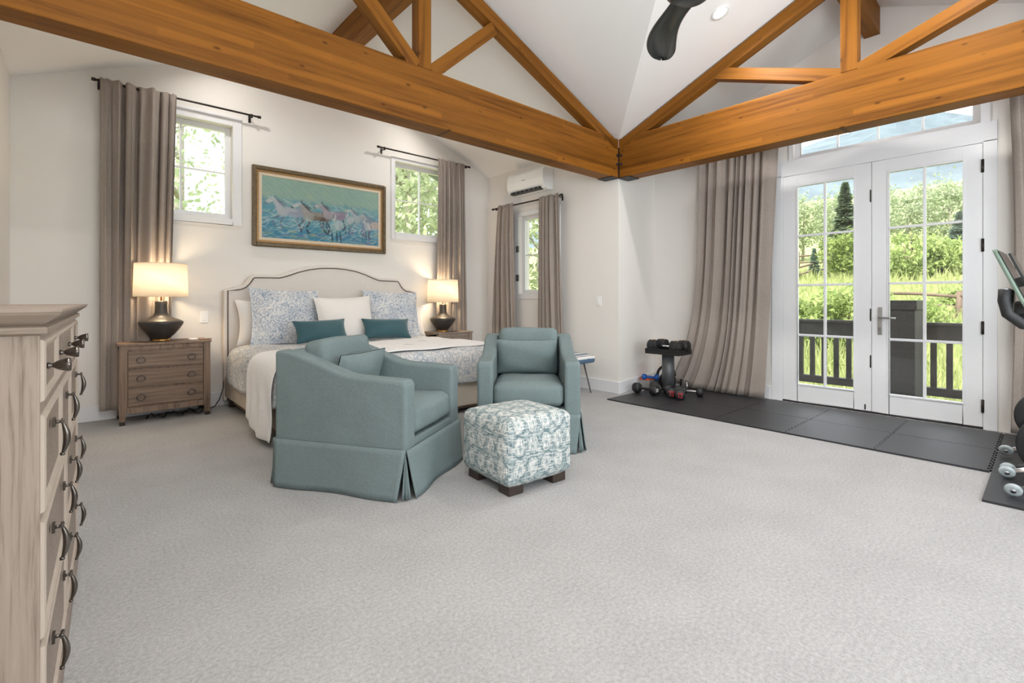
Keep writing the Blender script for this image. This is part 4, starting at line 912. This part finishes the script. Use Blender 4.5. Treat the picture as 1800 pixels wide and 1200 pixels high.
# ------------------------------------------------------------------ dumbbell stand and weights
GT = 0.0135
st = thing('dumbbell_stand', 'grey pedestal stand with black tray beside the return wall', 'weight stand', (5.14, 3.00, GT))
MB().lathe([(0.105, 0.0), (0.105, 0.012), (0.07, 0.018)], 32).obj('base_plate', 'gunmetal', st)
MB().lathe([(0.070, 0.012), (0.070, 0.46)], 40).obj('column', 'gunmetal', st)
b = MB(); b.box(-0.15, 0.15, -0.215, 0.215, 0.448, 0.470); frame_ = [(-0.15, -0.135, -0.215, 0.215), (0.135, 0.15, -0.215, 0.215), (-0.135, 0.135, -0.215, -0.2), (-0.135, 0.135, 0.2, 0.215)]
for q in frame_: b.box(q[0], q[1], q[2], q[3], 0.47, 0.51)
b.obj('tray', 'black', st, bevel=0.003)
def adj_dumbbell(label, x, y, z, rz):
    o = thing('adjustable_dumbbell', label, 'dumbbell', (x, y, z), rz, 'adjustable dumbbells on the stand')
    MB().cyl((-0.09, 0, 0.07), (0.09, 0, 0.07), 0.014).obj('grip', 'chrome', o)
    for sg in (-1, 1):
        b = MB()
        for k_ in range(5):
            xa = sg * (0.085 + k_ * 0.022); b.lathe([(0.030, 0), (0.064, 0.001), (0.068, 0.004), (0.068, 0.017), (0.064, 0.020), (0.030, 0.021)], 28, T(xa, 0, 0.07, 0, R(90 * sg)))
        w_ = b.obj('weight_stack', 'rubber', o)
        MB().lathe([(0.060, 0), (0.060, 0.004), (0.02, 0.007)], 28, T(sg * 0.195, 0, 0.07, 0, R(90 * sg))).obj('end_cap', 'black', w_)
        bx(sg * 0.14 - 0.014, sg * 0.14 + 0.014, -0.016, 0.016, 0.134, 0.141).obj('selector_tab', 'brass', w_)
    return o
adj_dumbbell('adjustable dumbbell on the stand tray, front one', 5.065, 3.00, 0.472 + GT, R(92))
adj_dumbbell('adjustable dumbbell on the stand tray, rear one', 5.215, 2.98, 0.472 + GT, R(88))
def dumbbell(label, x, y, rz, r, L, mat, grip, txt=None, tmat=None, z=GT, hexa=False, bar=False, group='small dumbbells on the floor around the stand'):
    o = thing('dumbbell', label, 'dumbbell', (x, y, z), rz, group)
    MB().lathe([(0.012, -L * 0.30), (0.016, 0), (0.012, L * 0.30)], 16, T(0, 0, r, 0, R(90)), caps=False).obj('grip', grip, o)
    for sg in (-1, 1):
        n = 6 if hexa else 30; hl = L * 0.28
        rr = r / math.cos(math.pi / 6) if hexa else r
        X = T(sg * L * 0.22, 0, r, 0, R(90 * sg)) @ Matrix.Rotation(R(30 if hexa else 0), 4, 'Z')
        h = MB().lathe([(0.0, 0.0), (rr * 0.62, 0.0), (rr * 0.94, hl * 0.18), (rr, hl * 0.34), (rr, hl * 0.82), (rr * 0.88, hl), (0, hl)], n, X, sm=not hexa).obj('head', mat, o)
        if txt:
            V, F = text_geo(txt, r * 0.95); Xt = Matrix.Translation((sg * (L * 0.22 + hl + 0.0006), 0, r * (0.70 if bar else 1.0))) @ Matrix.Rotation(R(90 * sg), 4, 'Z') @ Matrix.Rotation(R(90), 4, 'X')
            b = MB().add([Xt @ Vector(v) for v in V], F)
            if bar:
                Xt2 = Matrix.Translation((sg * (L * 0.22 + hl + 0.0006), 0, r * 1.28)) @ Matrix.Rotation(R(90 * sg), 4, 'Z') @ Matrix.Rotation(R(90), 4, 'X')
                for i in range(7): a = (-0.58 + i * 0.165) * r; b.add([Xt2 @ Vector(v) for v in ((a, -0.10 * r, 0), (a + 0.12 * r, -0.10 * r, 0), (a + 0.14 * r, 0.10 * r, 0), (a + 0.02 * r, 0.10 * r, 0))], [(0, 1, 2, 3)])
            b.obj('lettering', tmat, h, recalc=False)
    return o
dumbbell('black dumbbell with white 20, lying leftmost on the foam tiles', 4.845, 3.115, R(-90), 0.058, 0.30, 'rubber', 'rubber', '20', 'white_print')
dumbbell('black dumbbell with white 20 facing the viewer, behind the leftmost one', 4.99, 3.075, R(-142), 0.056, 0.25, 'rubber', 'rubber', '20', 'white_print')
dumbbell('blue vinyl dumbbell by the return wall, left of the stand column', 5.22, 3.285, R(-62), 0.036, 0.20, 'blue', 'blue', '5', 'white_print', z=0.11)
dumbbell('black dumbbell with red lettering, end facing the viewer, left of two', 4.94, 2.865, R(-140), 0.055, 0.26, 'rubber', 'chrome', '12', 'red', bar=True)
dumbbell('black dumbbell with red lettering, end facing the viewer, right of two', 4.93, 2.745, R(-146), 0.055, 0.26, 'rubber', 'chrome', '12', 'red', bar=True)
dumbbell('black rubber dumbbell with chrome grip, rightmost by the curtain hem', 5.14, 2.71, R(-70), 0.05, 0.24, 'rubber', 'chrome')
o = thing('storage_bin', 'low grey bin with orange bands inside by the return wall', 'bin', (5.27, 3.31, GT), R(8)); bx(-0.15, 0.15, -0.08, 0.08, 0, 0.095).obj('bin_body', 'grey', o, bevel=0.006); bx(-0.13, 0.14, -0.07, 0.07, 0.085, 0.112).obj('resistance_band', 'orange', o, bevel=0.01)
o.location = (5.30, 3.36, GT)
o = thing('kettlebell', 'black kettlebell with arched handle behind the stand column', 'kettlebell', (5.38, 3.15, GT)); MB().lathe([(0.06, 0), (0.085, 0.02), (0.105, 0.07), (0.10, 0.12), (0.07, 0.165), (0.0, 0.185)], 28).obj('bell', 'rubber', o)
MB().tube([(-0.03 + 0.055 * math.cos(a), -0.075 * 1.15 * math.cos(a), 0.15 + 0.12 * math.sin(a)) for a in [math.pi * i / 14 for i in range(15)]], 0.016, 10).obj('handle', 'rubber', o)
o = thing('push_up_bar', 'small silver push up bar on the floor right of the stand column', 'push up bar', (5.32, 2.90, GT), R(60)); MB().tube([(-0.08, -0.06, 0.008), (-0.08, 0.06, 0.008)], 0.009).tube([(0.08, -0.06, 0.008), (0.08, 0.06, 0.008)], 0.009).tube([(-0.08, 0, 0.01), (-0.06, 0, 0.13), (0.06, 0, 0.13), (0.08, 0, 0.01)], 0.010).obj('bar_frame', 'chrome', o)

# ------------------------------------------------------------------ exercise machine at the right edge
el = thing('elliptical_trainer', 'black exercise machine with screen, curved grip and roller wheels at the right edge', 'exercise machine', (4.35, -0.30, 0.013))
bx(-0.55, 0.75, -0.12, 0.10, 0.02, 0.09).obj('base_frame', 'black', el, bevel=0.02)
for i, (x, y, z, mat) in enumerate(((-0.525, 0.43, 0.040, 'gunmetal'), (-0.16, 0.47, 0.042, 'chrome'), (-0.06, 0.47, 0.040, 'black'), (0.42, 0.50, 0.046, 'chrome'))):
    arm = MB().tube([(x, y, z), (x + 0.05, y - 0.10, z + 0.025), (x + 0.12, y - 0.30, z + 0.05), (x + 0.18, y - 0.45, z + 0.06)], [0.014, 0.026, 0.036, 0.03], 12).obj('roller_arm', mat, el)
    MB().lathe([(0.012, -0.013), (0.026, -0.013), (0.036, -0.008), (0.038, 0), (0.036, 0.008), (0.026, 0.013), (0.012, 0.013)], 28, T(x - 0.004, y + 0.01, z, 0, R(70))).obj('roller_wheel', 'clearwheel', arm)
    MB().lathe([(0.0, -0.015), (0.012, -0.015), (0.012, 0.015), (0.0, 0.015)], 16, T(x - 0.004, y + 0.01, z, 0, R(70))).obj('bearing', 'chrome', arm)
for y, z, r in ((0.30, 0.364, 0.16), (0.247, 0.217, 0.20)):
    MB().lathe([(0.0, -0.06), (r * 0.5, -0.06), (r * 0.93, -0.052), (r, -0.03), (r, 0.03), (r * 0.93, 0.052), (r * 0.5, 0.06), (0.0, 0.06)], 48, T(-0.10 if r > 0.18 else 0.05, y, z, 0, R(90)) @ Matrix.Scale(0.6, 4, (0, 0, 1))).obj('flywheel_cover', 'rubber', el)
MB().tube([(0.0, -0.12, 0.08), (-0.15, 0.0, 0.48), (-0.38, 0.17, 0.93), (-0.51, 0.31, 1.10)], [0.05, 0.045, 0.035, 0.03], 14).obj('upright_column', 'black', el)
con = bpy.data.objects.new('console', None); C.objects.link(con); con.parent = el; con.location = (-0.53, 0.438, 1.198); con.rotation_euler = (0, 0, R(-3))
X = T(0, 0, 0) @ Matrix.Rotation(R(-21), 4, 'X')
MB().rbox(0.36, 0.022, 0.34, 0.010, 6, X=X).obj('console_back', 'greenglass', con)
MB().box(-0.165, 0.165, -0.0135, -0.011, -0.155, 0.155, X=X).obj('display', 'screen', con)
MB().box(-0.10, 0.10, -0.045, -0.035, -0.06, 0.13, X=X).box(-0.02, 0.02, -0.04, -0.01, -0.05, 0.0, X=X).obj('tablet_holder', 'screen', con)
bx(-0.05, 0.05, -0.16, 0.0, -0.20, -0.12).obj('console_neck', 'black', con, bevel=0.015)
for sg in (-1, 1):
    pts = [(-0.53 + sg * 0.16, 0.465, 1.14), (-0.53 + sg * 0.16, 0.468, 1.08), (-0.53 + sg * 0.155, 0.455, 1.01), (-0.53 + sg * 0.14, 0.40, 0.955), (-0.53 + sg * 0.12, 0.31, 0.94), (-0.40 + sg * 0.05, 0.20, 0.97)]
    g_ = MB().tube(pts, 0.026, 12).obj('handlebar_grip', 'rubber', el)
    MB().lathe([(0.020, 0.0), (0.020, 0.006), (0.008, 0.010), (0.0, 0.010)], 16, T(pts[0][0], pts[0][1], pts[0][2] - 0.002)).obj('sensor_cap', 'chrome', g_)
bx(-0.30, 0.30, -0.70, -0.62, 0.0, 0.06).obj('rear_foot', 'black', el, bevel=0.02)
for sg in (-1, 1): MB().rbox(0.16, 0.34, 0.05, 0.02, 6, X=T(sg * 0.17, -0.42, 0.17)).obj('pedal', 'black', el); MB().cyl((sg * 0.17, -0.58, 0.15), (sg * 0.10, 0.05, 0.22), 0.022).obj('pedal_arm', 'gunmetal', el)
bx(-0.04, 0.04, -0.66, -0.10, 0.02, 0.07).obj('centre_rail', 'black', el, bevel=0.01)

# ------------------------------------------------------------------ outdoors
def gz(x, y):
    if y > 8 and x < 14: return -0.3 + 0.04 * (y - 8)
    pts = [(0, -0.9), (9, -0.8), (16, -0.2), (22, 0.25), (30, 1.6), (40, 3.3), (60, 6.0), (90, 12), (160, 30)]
    for (a, za), (c, zc) in zip(pts, pts[1:]):
        if x <= c: return za + (zc - za) * max(0, (x - a)) / (c - a)
    return 30
xs_ = [5.95, 7, 8, 9, 10, 12, 14, 16, 18, 20, 22, 25, 28, 31, 34, 37, 40, 45, 50, 60, 75, 90, 120, 160]; ys_ = [-80, -50, -30, -20, -14, -10, -7, -4, -2, 0, 2, 4, 6, 8, 10, 12, 14, 17, 20, 25, 30, 40, 55, 80, 120]
b = MB().grid([[(x, y, gz(x, y if x > 14 else min(y, 8)) + 0.10 * math.sin(x * 0.9 + y * 0.7)) for y in ys_] for x in xs_])
b.grid([[(x, y, -0.9 + 0.5 * max(0, (y - 6)) / 20) for y in (6.1, 12, 20, 40, 80)] for x in (-60, -30, -10, 0, 5.9)])
struct(b.obj('ground', 'meadow', recalc=False), 'sunny green meadow rising toward the trees', 'ground')
V = []; F = []
for i in range(15000):
    x = 8.5 + 30 * rng.random() ** 1.5; y = x * rng.uniform(-0.05, 0.42) + rng.normal(0, 0.5); z = gz(x, min(y, 7.9)) + 0.10 * math.sin(x * 0.9 + y * 0.7) - 0.03
    h = rng.uniform(0.2, 0.5) * (1 + x / 60); a = rng.uniform(0, 6.28); wd = 0.012 + x * 0.0012; dx, dy = math.cos(a) * wd, math.sin(a) * wd; lx, ly = rng.normal(0, 0.12, 2) * h * 2
    o_ = len(V); V += [(x - dx, y - dy, z), (x + dx, y + dy, z), (x + lx, y + ly, z + h)]; F.append((o_, o_ + 1, o_ + 2))
o = MB().add(V, F).obj('meadow_grass', 'grass', recalc=False); tag(o, 'tall yellow green meadow grass beyond the balcony', 'grass', kind='stuff')
# mountain
yr = np.linspace(-200, 420, 63); P = []
def ridge(y): 
    return 121 + 13 * math.exp(-((y - 72) / 20) ** 2) - 8 * max(0, min(1, (45 - y) / 30)) - 0.12 * max(0, y - 140) + 0.06 * max(0, -y) + 1.2 * math.sin(y * 0.13) + 0.8 * math.sin(y * 0.37)
for k_ in range(31):
    f = k_ / 30; P.append([(165 + 255 * f, y, (20 + (ridge(y) - 20) * f ** 1.15) + (5 * math.sin(y * 0.07 + f * 9) + 3 * math.sin(y * 0.19 - f * 17)) * f * (1 - f) * 2) for y in yr])
P.append([(520, y, 20) for y in yr])
struct(MB().grid(P).obj('mountain', 'mountain', recalc=False), 'hazy forested mountain behind the trees', 'mountain')
t = NT('valley_haze'); vs_ = t.n('VolumeScatter', i_Density=0.0008, i_Anisotropy=0.0, i_Color=(0.82, 0.92, 1.0, 1)); t.t.nodes.remove(t.b); t.l(vs_.outputs[0], t.out.inputs['Volume']); M['haze'] = t.m
tag(bx(66, 164, -40, 130, 4, 150).obj('valley_haze', 'haze'), 'pale bluish haze lying in front of the mountain', 'haze', kind='stuff')
# balcony
struct(bx(5.9, 7.5, -1.6, 4.6, -0.25, -0.15).obj('balcony_floor', 'deckwood'), 'dark balcony deck outside the double doors', 'deck')
rl = thing('balcony_railing', 'dark stained balcony railing outside the double doors', 'railing', (7.4, 0, 0))
bx(-0.02, 0.025, -1.6, 4.6, 0.605, 0.80).obj('top_board', 'deckwood', rl); bx(-0.06, 0.06, -1.6, 4.6, 0.80, 0.83).obj('cap', 'deckwood', rl)
bx(-0.045, 0.045, -1.6, 4.6, -0.02, 0.075).obj('bottom_rail', 'deckwood', rl)
for i in range(44):
    y = -1.44 + i * 0.1385
    bx(-0.018, 0.018, y - 0.028, y + 0.028, 0.07, 0.61).obj('baluster', 'deckwood', rl)
for y in (-1.55, 4.55): bx(-0.05, 0.05, y - 0.05, y + 0.05, -0.15, 0.9).obj('post', 'deckwood', rl)
o = thing('planter_cabinet', 'tall dark square cabinet standing on the balcony behind the right door leaf', 'cabinet', (6.62, 1.08, -0.15))
bx(-0.26, 0.26, -0.15, 0.15, 0, 1.14).obj('body', 'boxdark', o, bevel=0.008); bx(-0.275, 0.275, -0.165, 0.165, 1.14, 1.24).obj('lid', 'boxdark', o, bevel=0.008)
# split rail fences
def fence(label, pts, h, r, rails, post_h):
    o = thing('split_rail_fence', label, 'fence')
    for i, (x, y) in enumerate(pts):
        z = gz(x, min(y, 7.9)); MB().cyl((x, y, z - 0.2), (x + 0.02, y, z + post_h), r * 1.25, r * 1.1, 8).obj('post', 'fence', o)
        if i:
            x0, y0 = pts[i - 1]; z0 = gz(x0, min(y0, 7.9))
            for k_ in range(rails): hh = h[k_]; MB().tube([(x0, y0, z0 + hh), ((x + x0) / 2, (y + y0) / 2, (z + z0) / 2 + hh + 0.03), (x, y, z + hh - 0.03)], r * 0.8, 8).obj('rail', 'fence', o)
fence('weathered split rail fence nearest the house, behind the balcony railing', [(22.6, 4.2), (21.8, 2.05), (21.6, -1.0), (21.2, -4)], (0.25, 0.62, 0.98), 0.07, 3, 1.15)
fence('split rail fence far up the meadow below the trees', [(41, 20), (41.5, 16.5), (41.2, 13), (41, 9.6), (41.3, 6.6), (41, 3.8), (41, 0.5), (41, -4)], (0.45, 0.95), 0.09, 2, 1.25)
fence('split rail fence running downhill left of the spruce', [(39.5, 9.2), (36.6, 9.9), (34, 10.8), (32, 11.6)], (0.4, 0.85), 0.08, 2, 1.05)
# vegetation
def leaves(n, centre, rad, size, clumps, seed, hollow=0.55, droop=0.0):
    g = np.random.default_rng(seed); V = []; F = []
    cl = g.normal(0, 1, (clumps, 3)); cl /= np.linalg.norm(cl, axis=1, keepdims=True); cl *= g.uniform(hollow, 1.0, (clumps, 1)) ; cl *= np.array(rad)
    for i in range(n):
        c_ = cl[g.integers(0, clumps)]; p = c_ + g.normal(0, 0.17, 3) * np.array(rad)
        a = g.normal(0, 1, 3); a /= np.linalg.norm(a); q = np.cross(a, g.normal(0, 1, 3)); q /= np.linalg.norm(q) + 1e-9; s_ = size * g.uniform(0.6, 1.4)
        p = p + np.array(centre); o_ = len(V); V += [tuple(p - a * s_), tuple(p + q * s_ * 0.45), tuple(p + a * s_), tuple(p - q * s_ * 0.45)]; F.append((o_, o_ + 1, o_ + 2, o_ + 3))
    return MB().add(V, F)
def broad(kind, label, x, y, h, rad, n, size, mat, bark, seed, grp=None, z=None, low=0.35, clumps=26, spread=1.0):
    z = gz(x, min(y, 7.9)) if z is None else z; o = thing(kind, label, 'tree' if 'tree' in kind else 'shrub', (x, y, z - 0.05), 0, grp)
    g = random.Random(seed); b = MB(); lean = g.uniform(-0.06, 0.06) * h
    b.tube([(0, 0, 0), (lean * 0.4, 0.02 * h, h * 0.4), (lean, 0, h * 0.92)], [h * 0.020, h * 0.014, h * 0.004], 8)
    for k_ in range(9):
        z0 = h * g.uniform(low, 0.85); a = g.uniform(0, 6.28); L_ = rad * g.uniform(0.6, 1.0)
        b.tube([(lean * z0 / h, 0, z0), (lean * z0 / h + 0.5 * L_ * math.cos(a), 0.5 * L_ * math.sin(a), z0 + 0.3 * L_), (L_ * math.cos(a), L_ * math.sin(a), z0 + 0.55 * L_)], [h * 0.008, h * 0.005, h * 0.002], 5)
    b.obj('trunk', bark, o, recalc=False)
    cz = h * (1 + low) / 2; leaves(n, (lean * 0.6, 0, cz), (rad, rad, h * (1 - low) / 2), size, clumps, seed).obj('crown', mat, o, recalc=False); return o
def spruce(label, x, y, h, rad, n, mat, seed, grp=None):
    g = np.random.default_rng(seed); o = thing('spruce_tree', label, 'tree', (x, y, gz(x, min(y, 7.9)) - 0.05), 0, grp); MB().cyl((0, 0, 0), (0, 0, h * 0.96), h * 0.02, h * 0.003, 8).obj('trunk', 'barkdark', o)
    V = []; F = []
    for i in range(n):
        t_ = g.random() ** 0.75; z = h * (0.06 + 0.94 * t_); tier = (math.sin(z / h * 46) * 0.5 + 0.5) * 0.35 + 0.65; rr = rad * (1 - t_) ** 0.9 * tier * g.uniform(0.25, 1.0) ** 0.5; a = g.uniform(0, 6.28)
        p = np.array([rr * math.cos(a), rr * math.sin(a), z - rr * 0.22]); d = np.array([math.cos(a), math.sin(a), -0.25]) * (0.10 + 0.05 * h * g.uniform(0.3, 0.6)); q = np.array([-math.sin(a), math.cos(a), g.normal(0, 0.3)]) * 0.016 * h * g.uniform(0.6, 1.3)
        o_ = len(V); V += [tuple(p - d), tuple(p + q), tuple(p + d), tuple(p - q)]; F.append((o_, o_ + 1, o_ + 2, o_ + 3))
    MB().add(V, F).obj('needles', mat, o, recalc=False); return o
rr = random.Random(4); protos = []
for i in range(22):
    x, y = 47 + 9 * rr.random(), -7 + i * 1.5 + rr.uniform(-0.6, 0.6); lab = 'pale green aspen in the tree row on the slope below the mountain'; grp = 'aspens on the slope'
    if i < 4: protos.append(broad('aspen_tree', lab, x, y, (5.6, 6.4, 5.0, 6.0)[i], 1.5, 2200, 0.14, 'leaf_pale', 'bark', 60 + i, grp, low=0.12, clumps=60))
    else: dup(protos[i % 4], (x, y, gz(x, 0) - 0.05), rr.uniform(0, 6), lab, grp)
spruce('tall dark spruce rising above the aspens, behind the left door leaf', 41.0, 9.9, 6.1, 1.6, 3600, 'needle', 81)
spruce('broad spruce at the right, seen through the right door leaf', 37.0, 3.45, 3.3, 1.25, 3800, 'needle_blue', 82)
spruce('small blue spruce beside the far fence, seen through the left door leaf', 35.6, 10.3, 1.9, 0.5, 1500, 'needle_blue', 83)
broad('shrub', 'big bright shrub in the meadow seen through the right door leaf', 33.5, 5.05, 2.7, 1.5, 3200, 0.12, 'leaf_bush', 'barkdark', 84, low=0.05, clumps=40)
broad('shrub', 'dark green shrub by the far fence seen through the left door leaf', 34.5, 8.4, 2.9, 1.1, 3000, 0.12, 'leaf', 'barkdark', 85, low=0.05, clumps=34)
broad('shrub', 'rounded pale shrub right of the big bright shrub', 34.5, 3.9, 2.0, 1.3, 2400, 0.12, 'leaf_bush', 'barkdark', 86, low=0.05, clumps=30)
for i, (x, y, h, r, lab) in enumerate(((14.5, 4.75, 1.5, 0.9, 'leafy shrub behind the railing at the far left pane of the left door'), (15.0, 3.5, 1.75, 0.95, 'leafy shrub behind the railing at the right panes of the left door'), (17.5, 2.6, 1.15, 0.8, 'low leafy shrub behind the dark cabinet'), (24.5, 2.0, 0.9, 0.9, 'low bright shrub behind the nearest fence'), (22.0, 5.5, 0.8, 1.0, 'low bright shrub in the meadow behind the left door'), (13.5, 6.5, 1.7, 1.1, 'leafy shrub at the left end of the meadow'))):
    broad('shrub', lab, x, y, h, r, 3200, 0.075 if x < 20 else 0.10, 'leaf_bush', 'barkdark', 90 + i, low=0.02, clumps=40)
# trees close behind the bedroom windows
broad('birch_tree', 'sparse birch outside the window left of the painting', 2.0, 16.0, 9.5, 2.6, 2600, 0.10, 'leaf_pale', 'bark', 101, z=-0.5, low=0.12, clumps=60)
broad('birch_tree', 'leaning birch farther left outside the left headboard window', 0.6, 15.0, 8.5, 1.9, 900, 0.09, 'leaf_pale', 'bark', 107, z=-0.5, low=0.3, clumps=30)
broad('leafy_tree', 'dense bright tree outside the window right of the painting', 8.6, 14.6, 9.5, 3.2, 9000, 0.13, 'leaf_bright', 'bark', 102, z=-0.5, low=0.10, clumps=80)
broad('leafy_tree', 'dense tree outside the narrow window under the air conditioner', 11.6, 11.6, 7.0, 2.8, 7000, 0.12, 'leaf_bright', 'bark', 103, z=-0.5, low=0.02, clumps=80)
broad('leafy_tree', 'shrubby tree behind the bright tree, low outside the right headboard window', 11.5, 20.5, 8.5, 4.0, 6000, 0.2, 'leaf_pale', 'bark', 104, z=-0.5, low=0.05, clumps=70)
b = MB(); lo = lambda x: EZ + S * (2.555 - abs(x - XC)) - 0.20
for xa, xb in ((XC, 5.35), (XC, -1.1)): b.prism([(xa, lo(xa)), (xb, lo(xb)), (xb, lo(xb) + 0.30), (xa, lo(xa) + 0.30)], lambda a, c, h: (a, h, c), 6.0, 6.45)
struct(b.obj('trim_3', 'eave'), 'grey roof edge outside above the headboard windows', 'trim')
